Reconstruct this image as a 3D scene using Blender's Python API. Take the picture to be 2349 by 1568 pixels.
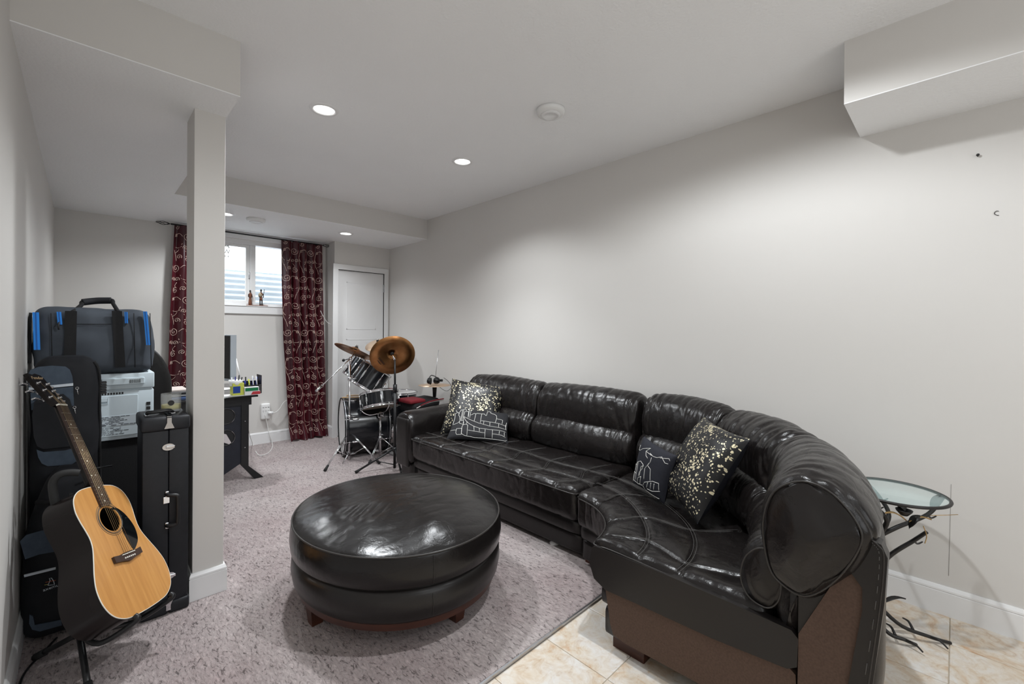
import bpy, bmesh, math, random
import numpy as np
from mathutils import Matrix, Vector, noise as mnoise
random.seed(7)
for o in list(bpy.data.objects): bpy.data.objects.remove(o)
S = bpy.context.scene
COL = S.collection
# ---------------------------------------------------------------- camera
F_PX, CX, CY, CAM_H = 1001.2, 1174.5, 761.2, 1.29
def _axes(yaw, pitch, roll):
    f = np.array([math.sin(yaw)*math.cos(pitch), math.cos(yaw)*math.cos(pitch), math.sin(pitch)])
    r = np.array([math.cos(yaw), -math.sin(yaw), 0.0]); u = np.cross(r, f)
    return np.array([math.cos(roll)*r+math.sin(roll)*u, -math.sin(roll)*r+math.cos(roll)*u, f])
AX = _axes(*np.radians([44.5, -0.105, 0.386]))
cam = bpy.data.cameras.new('camera'); co = bpy.data.objects.new('camera', cam); COL.objects.link(co)
m4 = Matrix.Identity(4)
for i in range(3):
    m4[i][0] = AX[0][i]; m4[i][1] = AX[1][i]; m4[i][2] = -AX[2][i]
m4[2][3] = CAM_H
co.matrix_world = m4
cam.sensor_width = 36; cam.lens = F_PX/2349*36; cam.shift_y = -22.8/2349
cam.clip_start = 0.02; cam.clip_end = 200
S.camera = co
# ---------------------------------------------------------------- exposure, world, lights
S.view_settings.view_transform = 'Standard'; S.view_settings.look = 'None'
S.view_settings.gamma = 1; S.view_settings.use_curve_mapping = False
S.view_settings.exposure = 0.52
w = bpy.data.worlds.new('sky'); S.world = w; w.use_nodes = True
w.node_tree.nodes['Background'].inputs[0].default_value = (0.86, 0.93, 1, 1)
w.node_tree.nodes['Background'].inputs[1].default_value = 2.2
CEIL = 2.566
def lamp(kind, loc, power, size=0.1, rot=(0,0,0), color=(1,.97,.93), spot=None, blend=.6):
    l = bpy.data.lights.new('lamp_light', kind); l.energy = power; l.color = color
    if kind == 'AREA': l.shape = 'DISK'; l.size = size
    else: l.shadow_soft_size = size
    if kind == 'SPOT': l.spot_size = math.radians(spot); l.spot_blend = blend
    o = bpy.data.objects.new('lamp_light', l); COL.objects.link(o); o.location = loc; o.rotation_euler = rot
    return o
POTS = [(0.99, 2.57, CEIL), (2.03, 2.61, CEIL), (2.03, 4.65, 2.34), (0.916, 4.66, 2.34)]
PW = 58; LC = (.92, .957, .985)
for i, (x, y, z) in enumerate(POTS):
    lamp('SPOT', (x, y, z-.012), PW*(1.0, .58, .20, .72)[i], .06, spot=136 if i < 3 else 160, blend=.55, color=LC)
    lamp('SPOT', (x, y, z-.012), PW*(1.35, 1.15, .45, .9)[i], .075, spot=96, blend=.8, color=LC)
lamp('SPOT', (1.505, .647, CEIL-.02), PW*.5, .07, spot=96, blend=.8, color=LC)
# ceiling light just out of view, then unseen fill spots added behind the camera
lamp('SPOT', (1.505, 0.647, CEIL-.02), PW*.92, .025, spot=166, blend=.35, color=LC)
for (x, y) in ((0.5, -1.3), (2.0, -1.3)):
    lamp('SPOT', (x, y, CEIL-.03), PW*.35, .06, spot=146, blend=.6, color=LC)
# added soft fill lamp behind the camera, stands for no real source
lamp('AREA', (0.9, -2.2, 1.5), 14, 2.0, rot=(math.radians(102), 0, math.radians(-8)), color=(.92, .96, 1))
# ---------------------------------------------------------------- pixel -> world on a known plane
def ray(u, v):
    return AX.T @ np.array([(u-CX)/F_PX, -(v-CY)/F_PX, 1.0])
def at(u, v, x=None, y=None, z=None):
    d = ray(u, v); O = (0, 0, CAM_H)
    k, val = (0, x) if x is not None else (1, y) if y is not None else (2, z)
    t = (val-O[k])/d[k]
    return Vector((t*d[0], t*d[1], CAM_H+t*d[2]))
# ---------------------------------------------------------------- materials
MATS = {}
def mat(name, base=(.5,.5,.5), rough=.5, metal=0., spec=.5, coat=0., emit=None, estr=0, alpha=1, trans=0, ior=1.45, sheen=0):
    if name in MATS: return MATS[name]
    m = bpy.data.materials.new(name); m.use_nodes = True
    b = m.node_tree.nodes['Principled BSDF']
    b.inputs['Base Color'].default_value = (*base, 1); b.inputs['Roughness'].default_value = rough
    b.inputs['Metallic'].default_value = metal; b.inputs['Specular IOR Level'].default_value = spec
    b.inputs['Coat Weight'].default_value = coat; b.inputs['IOR'].default_value = ior
    b.inputs['Transmission Weight'].default_value = trans; b.inputs['Alpha'].default_value = alpha
    b.inputs['Sheen Weight'].default_value = sheen
    if emit: b.inputs['Emission Color'].default_value = (*emit, 1); b.inputs['Emission Strength'].default_value = estr
    MATS[name] = m; return m
class NT:
    def __init__(s, m): s.t = m.node_tree; s.b = s.t.nodes['Principled BSDF']
    def n(s, typ, **k):
        nd = s.t.nodes.new(typ)
        for a, v in k.items():
            if hasattr(nd, a) and not a[0].isupper(): setattr(nd, a, v)
            else: nd.inputs[a.replace('_', ' ')].default_value = v
        return nd
    def l(s, a, b): s.t.links.new(a, b)
    def coord(s, scale=(1,1,1), kind='Object', rot=(0,0,0)):
        tc = s.n('ShaderNodeTexCoord'); mp = s.n('ShaderNodeMapping'); mp.inputs['Scale'].default_value = scale
        mp.inputs['Rotation'].default_value = rot
        s.l(tc.outputs[kind], mp.inputs[0]); return mp.outputs[0]
    def noise(s, vec, scale, detail=3, rough=.5, dist=0):
        nd = s.n('ShaderNodeTexNoise'); nd.inputs['Scale'].default_value = scale; nd.inputs['Detail'].default_value = detail
        nd.inputs['Roughness'].default_value = rough; nd.inputs['Distortion'].default_value = dist
        s.l(vec, nd.inputs['Vector']); return nd.outputs['Fac']
    def ramp(s, fac, stops):
        r = s.n('ShaderNodeValToRGB'); e = r.color_ramp.elements
        while len(e) < len(stops): e.new(.5)
        for i, (p, c) in enumerate(stops):
            e[i].position = p; e[i].color = (*c, 1) if len(c) == 3 else c
        s.l(fac, r.inputs[0]); return r.outputs[0]
    def bump(s, h, strength, dist, prev=None):
        b = s.n('ShaderNodeBump'); b.inputs['Strength'].default_value = strength; b.inputs['Distance'].default_value = dist
        s.l(h, b.inputs['Height'])
        if prev is not None: s.l(prev, b.inputs['Normal'])
        s.l(b.outputs[0], s.b.inputs['Normal']); return b.outputs[0]
def noisy(name, c1, c2, scale, rough=.6, bstr=.2, bdist=.002, bscale=None, stretch=(1,1,1), detail=4, **k):
    m = mat(name, c1, rough, **k); n = NT(m); v = n.coord(stretch)
    f = n.noise(v, scale, detail)
    n.l(n.ramp(f, [(.3, c1), (.7, c2)]), n.b.inputs['Base Color'])
    if bstr: n.bump(n.noise(v, bscale or scale, 5), bstr, bdist)
    return m
def leather(name, c1, c2, rough=.36, wr=(3, 3, 3), wamt=.35, coat=.12):
    m = mat(name, c1, rough, spec=.36, coat=coat); n = NT(m); v = n.coord()
    n.b.inputs['Coat Roughness'].default_value = .2
    n.l(n.ramp(n.noise(v, 3, 4), [(.35, c1), (.65, c2)]), n.b.inputs['Base Color'])
    r = n.n('ShaderNodeMapRange'); r.inputs[3].default_value = rough-.07; r.inputs[4].default_value = rough+.06
    n.l(n.noise(v, 6, 5, .65), r.inputs[0]); n.l(r.outputs[0], n.b.inputs['Roughness'])
    vo = n.n('ShaderNodeTexVoronoi'); vo.inputs['Scale'].default_value = 420; n.l(v, vo.inputs['Vector'])
    b1 = n.bump(vo.outputs['Distance'], .12, .0006)
    v2 = n.coord(wr)
    b2 = n.bump(n.noise(v2, 5, 6, .6, .6), wamt, .012, b1)
    return m
LEA = leather('dark_leather', (.008,.0066,.0064), (.012,.0098,.0094), rough=.27, wamt=.36, coat=.12)
LEA_SMOOTH = leather('smooth_dark_leather', (.010,.0085,.0082), (.013,.011,.0105), rough=.36, wamt=.12)
LEA_OTT = leather('ottoman_leather', (.007,.006,.0058), (.010,.0086,.0083), rough=.25, wamt=.22, coat=.08)
THREAD = mat('grey_thread', (.12,.115,.11), .7)
PIPING = mat('leather_piping', (.03,.027,.025), .35)
BROWN = noisy('brown_backing_fabric', (.075,.045,.032), (.1,.062,.045), 160, .85, .35, .001, 500)
WOOD_D = noisy('dark_cherry_wood', (.035,.011,.007), (.07,.022,.012), 6, .35, .05, .001, 20, (1,1,8))
WALL = noisy('warm_grey_wall_paint', (.665,.645,.618), (.685,.665,.638), 1.2, .62, .06, .0006, 260)
CEILM = noisy('textured_ceiling_paint', (.90,.905,.91), (.92,.925,.93), 2, .9, .55, .004, 75)
WHITE = noisy('white_trim_paint', (.80,.80,.80), (.83,.83,.83), 3, .38, .02, .0005, 40)
SCREWED = mat('satin_white_plastic', (.82,.82,.81), .45)
BLACKP = mat('black_plastic', (.012,.012,.013), .42)
BLACKM = mat('black_painted_metal', (.012,.012,.013), .35)
CHROME = mat('chrome', (.72,.72,.74), .13, 1.)
STEEL = mat('brushed_steel', (.5,.5,.52), .3, 1.)
RUBBER = mat('black_rubber', (.015,.015,.015), .7)
GLASS = mat('clear_glass', (.85,.88,.88), .02, alpha=.22)
# carpet: twisted pile, mauve grey
CARPET = mat('mauve_carpet', (.3,.25,.26), .95, spec=.15, sheen=.2)
n = NT(CARPET); v = n.coord((1,1,1))
big = n.ramp(n.noise(v, 1.6, 4, .6), [(.35, (.375,.305,.30)), (.65, (.475,.42,.41))])
vs = n.coord((1, .38, 1), rot=(0, 0, .5))
f1 = n.noise(vs, 95, 5, .58, 1.0)
fine = n.ramp(f1, [(.35, (.17,.15,.15)), (.43, (.82,.80,.80)), (.58, (1,1,1)), (.67, (1.25,1.23,1.23))])
mx = n.n('ShaderNodeMix', data_type='RGBA', blend_type='MULTIPLY'); mx.inputs[0].default_value = .85
n.l(big, mx.inputs[6]); n.l(fine, mx.inputs[7]); n.l(mx.outputs[2], n.b.inputs['Base Color'])
n.bump(n.noise(vs, 95, 5, .58, 1.0), .9, .012, n.bump(n.noise(v, 420, 3), .5, .004))
# stone look ceramic tile
TILE = mat('beige_marbled_tile', (.7,.6,.5), .30, spec=.45)
n = NT(TILE)
oi = n.n('ShaderNodeObjectInfo'); tc = n.n('ShaderNodeTexCoord'); sc = n.n('ShaderNodeVectorMath', operation='SCALE'); sc.inputs['Scale'].default_value = 1.
mu = n.n('ShaderNodeMath', operation='MULTIPLY'); mu.inputs[1].default_value = 17.
n.l(oi.outputs['Random'], mu.inputs[0]); ad = n.n('ShaderNodeVectorMath', operation='ADD'); n.l(tc.outputs['Object'], ad.inputs[0]); n.l(mu.outputs[0], ad.inputs[1])
v = ad.outputs[0]
a = n.ramp(n.noise(v, 7, 7, .62, .9), [(.36, (.70,.675,.64)), (.48, (.69,.635,.56)), (.57, (.65,.56,.45)), (.67, (.56,.37,.23))])
b = n.ramp(n.noise(v, 19, 6, .7, 1.5), [(.42, (1,1,1)), (.60, (.9,.84,.78)), (.68, (.78,.66,.56))])
mx = n.n('ShaderNodeMix', data_type='RGBA', blend_type='MULTIPLY'); mx.inputs[0].default_value = 1
n.l(a, mx.inputs[6]); n.l(b, mx.inputs[7]); n.l(mx.outputs[2], n.b.inputs['Base Color'])
n.bump(n.noise(v, 30, 4), .05, .001)
GROUT = noisy('beige_grout', (.42,.36,.28), (.5,.43,.34), 60, .9)
# ---------------------------------------------------------------- mesh helpers
TM = {}
def link(o, parent=None):
    COL.objects.link(o)
    if parent is not None: o.parent = parent
def thing(name, label, cat, loc=(0,0,0), rot=None, group=None, mtx=None):
    o = bpy.data.objects.new(name, None); o.empty_display_size = .05; link(o)
    m = mtx.copy() if mtx is not None else Matrix.Translation(Vector(loc)) @ (Matrix.Rotation(rot, 4, 'Z') if rot else Matrix.Identity(4))
    o.matrix_world = m; TM[o.name] = m
    o['label'] = label; o['category'] = cat
    if group: o['group'] = group
    return o
def tag(o, label, cat, group=None):
    o['label'] = label; o['category'] = cat
    if group: o['group'] = group
    return o
def mk(name, V, Fs, m, parent=None, world=True, smooth=True, angle=None, recalc=True):
    """a mesh object; V in world coordinates (or in the thing's own frame with world=False)"""
    V = np.asarray(V, float)
    mtx = TM.get(parent.name) if parent is not None else None
    if world and mtx is not None:
        im = np.array(mtx.inverted()); V = V @ im[:3, :3].T + im[:3, 3]
    org = None
    if parent is None and world:
        org = (V.min(0)+V.max(0))/2; org[2] = V[:, 2].min(); V = V-org
    me = bpy.data.meshes.new(name); me.from_pydata(V.tolist(), [], [tuple(int(i) for i in f) for f in Fs])
    if recalc:
        bm = bmesh.new(); bm.from_mesh(me); bmesh.ops.recalc_face_normals(bm, faces=bm.faces); bm.to_mesh(me); bm.free()
    if smooth: me.polygons.foreach_set('use_smooth', [True]*len(me.polygons))
    if angle: me.set_sharp_from_angle(angle=math.radians(angle))
    me.materials.append(m)
    o = bpy.data.objects.new(name, me); link(o, parent)
    if org is not None: o.location = org
    TM[o.name] = mtx if mtx is not None else (Matrix.Translation(Vector(org)) if org is not None else Matrix.Identity(4))
    return o
def join(*parts):
    V = []; Fs = []; k = 0
    for v, f in parts:
        v = np.asarray(v, float).reshape(-1, 3); V.append(v); Fs += [tuple(i+k for i in q) for q in f]; k += len(v)
    return np.concatenate(V), Fs
def box(x0, x1, y0, y1, z0, z1, bev=0):
    if bev:
        return rbox(((x0+x1)/2, (y0+y1)/2, (z0+z1)/2), ((x1-x0)/2, (y1-y0)/2, (z1-z0)/2), bev)
    V = [(x, y, z) for z in (z0, z1) for y in (y0, y1) for x in (x0, x1)]
    return np.array(V, float), [(0,2,3,1), (4,5,7,6), (0,1,5,4), (2,6,7,3), (0,4,6,2), (1,3,7,5)]
def cubegrid(n, nx=None):
    nx, ny, nz = n if hasattr(n, '__len__') else (n, n, n)
    vs = {}; V = []; Fs = []
    def vid(i, j, k):
        key = (i, j, k)
        if key not in vs: vs[key] = len(V); V.append((2*i/nx-1, 2*j/ny-1, 2*k/nz-1))
        return vs[key]
    for i in range(nx):
        for j in range(ny):
            for k in (0, nz): Fs.append((vid(i,j,k), vid(i+1,j,k), vid(i+1,j+1,k), vid(i,j+1,k)))
    for i in range(nx):
        for k in range(nz):
            for j in (0, ny): Fs.append((vid(i,j,k), vid(i+1,j,k), vid(i+1,j,k+1), vid(i,j,k+1)))
    for j in range(ny):
        for k in range(nz):
            for i in (0, nx): Fs.append((vid(i,j,k), vid(i,j+1,k), vid(i,j+1,k+1), vid(i,j,k+1)))
    return np.array(V), Fs
def pad(h, r, n, crown=(0,0,0)):
    """rounded soft box about the origin: half sizes h, corner radius r, grid n; returns V, N, F"""
    h = np.array(h, float); P, Fs = cubegrid(n)
    p = P*h; r = min(r, h.min()*.999)
    # spread grid lines so corners get vertices
    q = np.clip(p, -(h-r), h-r); d = p-q; L = np.linalg.norm(d, axis=1, keepdims=True); L[L == 0] = 1
    N = d/L; V = q+N*r
    U = V/h; s = 1-U**2
    s = np.clip(s, 0, 1)
    for ax in range(3):
        o = [i for i in range(3) if i != ax]
        V[:, ax] += np.sign(U[:, ax])*np.abs(U[:, ax])**2*crown[ax]*s[:, o[0]]*s[:, o[1]]
    return V, N, Fs
def rbox(c, h, r, seg=2):
    h = np.array(h, float); r = min(r, h.min()*.98)
    # few verts: inner grid with arcs
    t = [-1.0]+[0.0]
    a = np.linspace(0, math.pi/2, seg+1)
    lin = [np.concatenate([-(hh-r)-r*np.cos(a)[:-1]*1.0 if False else -(hh-r)-r*np.sin(a[::-1])[:-1], [-(hh-r)], [(hh-r)], (hh-r)+r*np.sin(a)[1:]]) for hh in h]
    n = len(lin[0])-1
    P, Fs = cubegrid((n, n, n))
    idx = np.rint((P+1)/2*n).astype(int)
    p = np.stack([lin[k][idx[:, k]] for k in range(3)], 1)
    q = np.clip(p, -(h-r), h-r); d = p-q; L = np.linalg.norm(d, axis=1, keepdims=True); L[L == 0] = 1
    V = q+d/L*r
    return V+np.array(c), Fs
def frames(P, closed=False):
    P = np.asarray(P, float); n = len(P)
    T = np.zeros_like(P)
    for i in range(n):
        a = P[(i-1) % n] if (closed or i > 0) else P[i]; b = P[(i+1) % n] if (closed or i < n-1) else P[i]
        t = b-a; T[i] = t/(np.linalg.norm(t)+1e-12)
    u = np.cross(T[0], (0, 0, 1)); 
    if np.linalg.norm(u) < .05: u = np.cross(T[0], (1, 0, 0))
    u /= np.linalg.norm(u); U = []
    for i in range(n):
        u = u-T[i]*np.dot(u, T[i]); u /= np.linalg.norm(u)+1e-12; U.append(u.copy())
    U = np.array(U); return P, U, np.cross(T, U)
def tube(P, r, k=8, closed=False, cap=True):
    P, U, W = frames(P, closed); n = len(P)
    r = np.ones(n)*r if not hasattr(r, '__len__') else np.asarray(r, float)
    a = np.arange(k)*2*math.pi/k
    V = (P[:, None, :]+r[:, None, None]*(np.cos(a)[None, :, None]*U[:, None, :]+np.sin(a)[None, :, None]*W[:, None, :])).reshape(-1, 3)
    Fs = []
    for i in range(n if closed else n-1):
        for j in range(k):
            i2 = (i+1) % n; j2 = (j+1) % k
            Fs.append((i*k+j, i*k+j2, i2*k+j2, i2*k+j))
    if cap and not closed: Fs += [tuple(range(k-1, -1, -1)), tuple((n-1)*k+j for j in range(k))]
    return V, Fs
def smoothpath(P, n=8, closed=False):
    P = [np.array(p, float) for p in P]; out = []; m = len(P)
    for i in range(m if closed else m-1):
        if closed: p0, p1, p2, p3 = P[(i-1) % m], P[i], P[(i+1) % m], P[(i+2) % m]
        else: p0, p1, p2, p3 = P[max(i-1, 0)], P[i], P[i+1], P[min(i+2, m-1)]
        for t in np.arange(n)/n:
            out.append(.5*((2*p1)+(-p0+p2)*t+(2*p0-5*p1+4*p2-p3)*t*t+(-p0+3*p1-3*p2+p3)*t**3))
    if not closed: out.append(P[-1])
    return np.array(out)
def lathe(prof, k=32, c=(0,0,0), axis=(0,0,1), cap=True):
    """profile [(r, h)] revolved about axis through c"""
    ax = np.array(axis, float); ax /= np.linalg.norm(ax)
    u = np.cross(ax, (0,0,1));
    if np.linalg.norm(u) < .05: u = np.array([1., 0, 0])
    u /= np.linalg.norm(u); w_ = np.cross(ax, u); a = np.arange(k)*2*math.pi/k
    V = []; Fs = []
    for r, h in prof:
        V.append(np.array(c)+ax*h+r*(np.cos(a)[:, None]*u+np.sin(a)[:, None]*w_))
    V = np.concatenate(V); m = len(prof)
    for i in range(m-1):
        for j in range(k):
            j2 = (j+1) % k; Fs.append((i*k+j, i*k+j2, (i+1)*k+j2, (i+1)*k+j))
    if cap: Fs += [tuple(range(k-1, -1, -1)), tuple((m-1)*k+j for j in range(k))]
    return V, Fs
def cyl(a, b, r, k=16, r2=None):
    a = np.array(a, float); b = np.array(b, float); L = np.linalg.norm(b-a)
    return lathe([(r, 0), (r if r2 is None else r2, L)], k, a, (b-a)/L)
def prism(poly, a, b, fr):
    """polygon (2D) extruded from depth a to b; fr maps (p, q, d)-> xyz"""
    n = len(poly); V = [fr(p, q, a) for p, q in poly]+[fr(p, q, b) for p, q in poly]
    Fs = [tuple(range(n)), tuple(range(2*n-1, n-1, -1))]+[(i, (i+1) % n, n+(i+1) % n, n+i) for i in range(n)]
    return np.array([tuple(v) for v in V], float), Fs
def nz(p, s): return mnoise.noise(Vector((p[0]*s, p[1]*s, p[2]*s)))
def text_mesh(s, size, depth=.0004):
    c = bpy.data.curves.new('t', 'FONT'); c.body = s; c.size = size; c.extrude = depth; c.align_x = 'CENTER'; c.align_y = 'CENTER'; c.resolution_u = 2
    o = bpy.data.objects.new('t', c); COL.objects.link(o)
    dg = bpy.context.evaluated_depsgraph_get(); me = o.evaluated_get(dg).to_mesh()
    V = np.array([v.co[:] for v in me.vertices]).reshape(-1, 3); Fs = [tuple(p.vertices) for p in me.polygons]
    o.evaluated_get(dg).to_mesh_clear(); bpy.data.objects.remove(o); bpy.data.curves.remove(c)
    return V, Fs
def place(VF, o, x, y, z=None):
    """map local mesh to world: origin o, x and y axes (unit), z their cross"""
    V, Fs = VF; x = np.array(x, float); x /= np.linalg.norm(x); y = np.array(y, float); y /= np.linalg.norm(y)
    z = np.cross(x, y) if z is None else np.array(z, float)
    return np.array(o, float)+V[:, :1]*x+V[:, 1:2]*y+V[:, 2:3]*z, Fs
def struct(o): o['kind'] = 'structure'; return o
# ================================================================ ROOM
XL, XR, YD, YW, CZ, YF = -.18, 2.826, 5.15, 5.42, .02, 1.2   # left wall, right wall, door wall, window wall, carpet height, carpet edge
Y0 = -3.2; SOF = 2.34; XJ = 2.115
flo = struct(mk('floor', *box(XL-.12, XR+.12, Y0-.1, YW+.15, -.1, .0012), GROUT, smooth=False))
car = struct(mk('carpet', *box(XL, XR, YF, YW, -.006, CZ, .008), CARPET, smooth=False)); car['label'] = 'mauve grey wall to wall carpet'
struct(mk('trim_1', *box(XL, XR, YF-.006, YF+.006, -.006, .016), STEEL, smooth=False))
T = .2955
tv, tf = rbox((0,0,0), (T/2-.0015, T/2-.0015, .005), .0018, 1)
tme = None
for i in range(-5, 6):
    for j in range(0, 15):
        x0 = 1.094+T*i; x1 = x0+T; y1 = YF-.006-T*j; y0 = y1-T
        if x1 <= XL+.01 or x0 >= XR-.01: continue
        if x0 < XL or x1 > XR or tme is None:
            a, b = max(x0, XL), min(x1, XR)
            t_ = mk('tile', *rbox(((a+b)/2, (y0+y1)/2, -.001), ((b-a)/2-.0015, T/2-.0015, .005), .0018, 1), TILE, flo, smooth=False)
            if x0 >= XL and x1 <= XR: tme = t_; tc0 = Vector(((a+b)/2, (y0+y1)/2, 0))
        else:
            t_ = bpy.data.objects.new('tile', tme.data); link(t_, flo); t_.location = Vector(((x0+x1)/2, (y0+y1)/2, 0))-tc0
struct(mk('wall_left', *box(XL-.12, XL, Y0, YW+.15, -.006, CEIL), WALL, smooth=False))
struct(mk('wall_right', *box(XR, XR+.12, Y0, YW+.15, -.006, CEIL), WALL, smooth=False))
struct(mk('wall_front', *box(XL-.12, XR+.12, Y0-.12, Y0, -.006, CEIL), WALL, smooth=False))
struct(mk('ceiling', *box(XL-.12, XR+.12, Y0-.12, YW+.15, CEIL, CEIL+.1), CEILM, smooth=False))
# window opening in the back wall
wl = at(430, 560, y=YW).x-.12; wr_ = 1.86; wb = 1.545; wt = at(516, 537, y=YW).z
wt = min(wt, 2.27)
wl = .74
struct(mk('wall_back', *join(box(XL, wl, YW, YW+.14, -.006, CEIL), box(wr_, XJ+.1, YW, YW+.14, -.006, CEIL), box(wl, wr_, YW, YW+.14, -.006, wb), box(wl, wr_, YW, YW+.14, wt, CEIL)), WALL, smooth=False))
# door nook wall with the door opening
dx0 = at(775, 700, y=YD).x; dx1 = at(881, 700, y=YD).x; dzt = at(775, 617, y=YD).z
struct(mk('wall_door', *join(box(XJ, dx0, YD, YW+.1, -.006, SOF), box(dx1, XR, YD, YW+.1, -.006, SOF), box(dx0, dx1, YD, YW+.1, dzt, SOF), box(dx0, dx1, YD+.09, YW+.1, -.006, dzt)), WALL, smooth=False))
def two_tone(name, bx, under=None):
    """soffit: painted sides (wall colour) with a textured white underside board"""
    x0, x1, y0, y1, z0, z1 = bx
    o = struct(mk(name, *box(x0, x1, y0, y1, z0+.004, z1), WALL, smooth=False))
    o2 = mk('underside', *box(x0, x1, y0, y1, z0, z0+.004), CEILM, o, smooth=False)
    return o
two_tone('soffit', (XL, XR, 4.285, YW, SOF, CEIL))['label'] = 'soffit over the window end of the room'
two_tone('soffit', (XL, .495, 2.237, 5.42, 2.322, CEIL))['label'] = 'soffit along the left wall above the column'
two_tone('soffit', (2.37, XR, Y0, .35, 2.291, CEIL))['label'] = 'short bulkhead box on the upper right wall'
colm = struct(mk('column', *box(.368, .492, 2.50, 2.70, 0, 2.33, .002), WALL, smooth=False))
def bb_prof(h=.135, t=.013):
    return [(0, 0), (t, 0), (t, h*.80), (t*.78, h*.815), (t*.78, h*.835), (t, h*.845), (t*.95, h*.90), (t*.45, h), (0, h)]
def baseboard(name, p, q, nrm, z, parent=None, ext=0):
    p = np.array(p, float); q = np.array(q, float); nrm = np.array(nrm, float)
    pr = bb_prof(); V = [(*(p+nrm*d), z+h) for d, h in pr]+[(*(q+nrm*d), z+h) for d, h in pr]; k = len(pr)
    Fs = [tuple(range(k)), tuple(range(2*k-1, k-1, -1))]+[(i, (i+1) % k, k+(i+1) % k, k+i) for i in range(k)]
    o = mk(name, V, Fs, WHITE, parent, smooth=False)
    return struct(o) if parent is None else o
baseboard('baseboard_right', (XR, Y0), (XR, YD), (-1, 0), 0)
baseboard('baseboard_left', (XL, Y0), (XL, YW), (1, 0), 0)
baseboard('baseboard_back', (XL, YW), (XJ, YW), (0, -1), .012)
baseboard('baseboard_nook', (XJ, YW), (XJ, YD-.0), (-1, 0), .012)
pr = bb_prof(); V = []; Fs = []; k = len(pr)-2; prs = pr[1:-1]
for (d, h) in prs+[(0, .135)]: V += [(.368-d, 2.5-d, .012+h), (.492+d, 2.5-d, .012+h), (.492+d, 2.7+d, .012+h), (.368-d, 2.7+d, .012+h)]
for i in range(len(prs)): Fs += [(4*i+j, 4*i+(j+1) % 4, 4*i+4+(j+1) % 4, 4*i+4+j) for j in range(4)]
mk('baseboard', V, Fs, WHITE, colm, smooth=False)
# ---- door
dr = struct(mk('door_1', *box(dx0+.004, dx1-.004, YD+.012, YD+.05, .03, dzt-.005, .002), WHITE, smooth=False))
cw = .062
mk('casing', *join(box(dx0-cw, dx0, YD-.016, YD, .012, dzt+cw, .003), box(dx1, dx1+cw*.85, YD-.016, YD, .012, dzt+cw, .003), box(dx0-cw, dx1+cw*.85, YD-.018, YD, dzt, dzt+cw, .003)), WHITE, dr, smooth=False)
SHADOWGAP = mat('dark_gap', (.03,.03,.03), .8)
mk('door_gap_shade', *join(box(dx0, dx0+.004, YD+.002, YD+.045, .03, dzt), box(dx1-.004, dx1, YD+.002, YD+.045, .03, dzt), box(dx0, dx1, YD+.002, YD+.045, dzt-.005, dzt)), SHADOWGAP, dr, smooth=False)  # dark strips stand in for the shade in the gap around the door
# moulded panels (thin rectangular grooves)
def ring_rect(x0, x1, z0, z1, y, wd=.008):
    return join(box(x0, x1, y-.002, y+.001, z0, z0+wd), box(x0, x1, y-.002, y+.001, z1-wd, z1), box(x0, x0+wd, y-.002, y+.001, z0, z1), box(x1-wd, x1, y-.002, y+.001, z0, z1))
for z0, z1 in ((.15, 1.18), (1.3, dzt-.14)):
    mk('panel', *ring_rect(dx0+.11, dx1-.11, z0, z1, YD+.012), WHITE, dr, smooth=False)
for hz in (1.78, .3, 1.05):
    mk('hinge', *join(box(dx1-.008, dx1+.004, YD-.004, YD+.012, hz, hz+.09, .002), cyl((dx1-.002, YD-.006, hz-.004), (dx1-.002, YD-.006, hz+.094), .006, 10)), STEEL, dr)
# ---- window
win = struct(mk('window_1', *join(box(wl, wr_, YW+.03, YW+.13, wb, wb+.035), box(wl, wr_, YW+.03, YW+.13, wt-.05, wt), box(wl, wl+.05, YW+.03, YW+.13, wb+.035, wt-.05), box(wr_-.05, wr_, YW+.03, YW+.13, wb+.035, wt-.05)), WHITE, smooth=False))
mk('casing', *join(box(wl-.07, wr_+.07, YW-.018, YW, wb-.085, wb-.002, .003), box(wl-.07, wl, YW-.016, YW, wb+.0, 2.335, .003), box(wr_, wr_+.07, YW-.016, YW, wb+.0, 2.335, .003), box(wl, wr_, YW-.015, YW, wt, 2.335, .003), box(wl-.08, wr_+.08, YW-.026, YW-.001, wb-.002, wb+.006, .002), box(wl+.001, wr_-.001, YW-.001, YW+.03, wb+.0, wb+.006)), WHITE, win, smooth=False)
wm = at(578, 620, y=YW+.06).x
mk('mullion', *box(wm-.022, wm+.03, YW+.035, YW+.12, wb+.036, wt-.051, .004), WHITE, win, smooth=False)
mk('sash', *join(box(wl+.05, wl+.08, YW+.06, YW+.09, wb+.036, wt-.051), box(wm-.06, wm-.023, YW+.06, YW+.09, wb+.036, wt-.051), box(wl+.08, wm-.06, YW+.06, YW+.09, wb+.036, wb+.06), box(wl+.08, wm-.06, YW+.06, YW+.09, wt-.08, wt-.051)), SCREWED, win, smooth=False)
mk('latch', *box(wm-.035, wm-.015, YW+.04, YW+.06, 1.85, 1.92, .004), STEEL, win)
WGL = mat('window_glass', (1,1,1), 0, trans=1., ior=1.01)
mk('pane', *box(wl+.07, wm-.04, YW+.074, YW+.078, wb+.05, wt-.07), WGL, win, smooth=False)
mk('pane', *box(wm+.03, wr_-.05, YW+.084, YW+.088, wb+.03, wt-.05), WGL, win, smooth=False)
# hung letters on the glass, seen at the left edge of the visible part
LET = mat('olive_letter_print', (.16,.17,.10), .6)
lp = at(521, 560, y=YW+.068)
for s_, px, sz in (('A', (520, 563), .085), ('W', (520, 577), .06), ('++', (520, 588), .05)):
    c_ = at(*px, y=YW+.068); mk('letter', *place(text_mesh(s_, sz, .001), c_, (1,0,0), (0,0,1)), LET, win, smooth=False)
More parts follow.
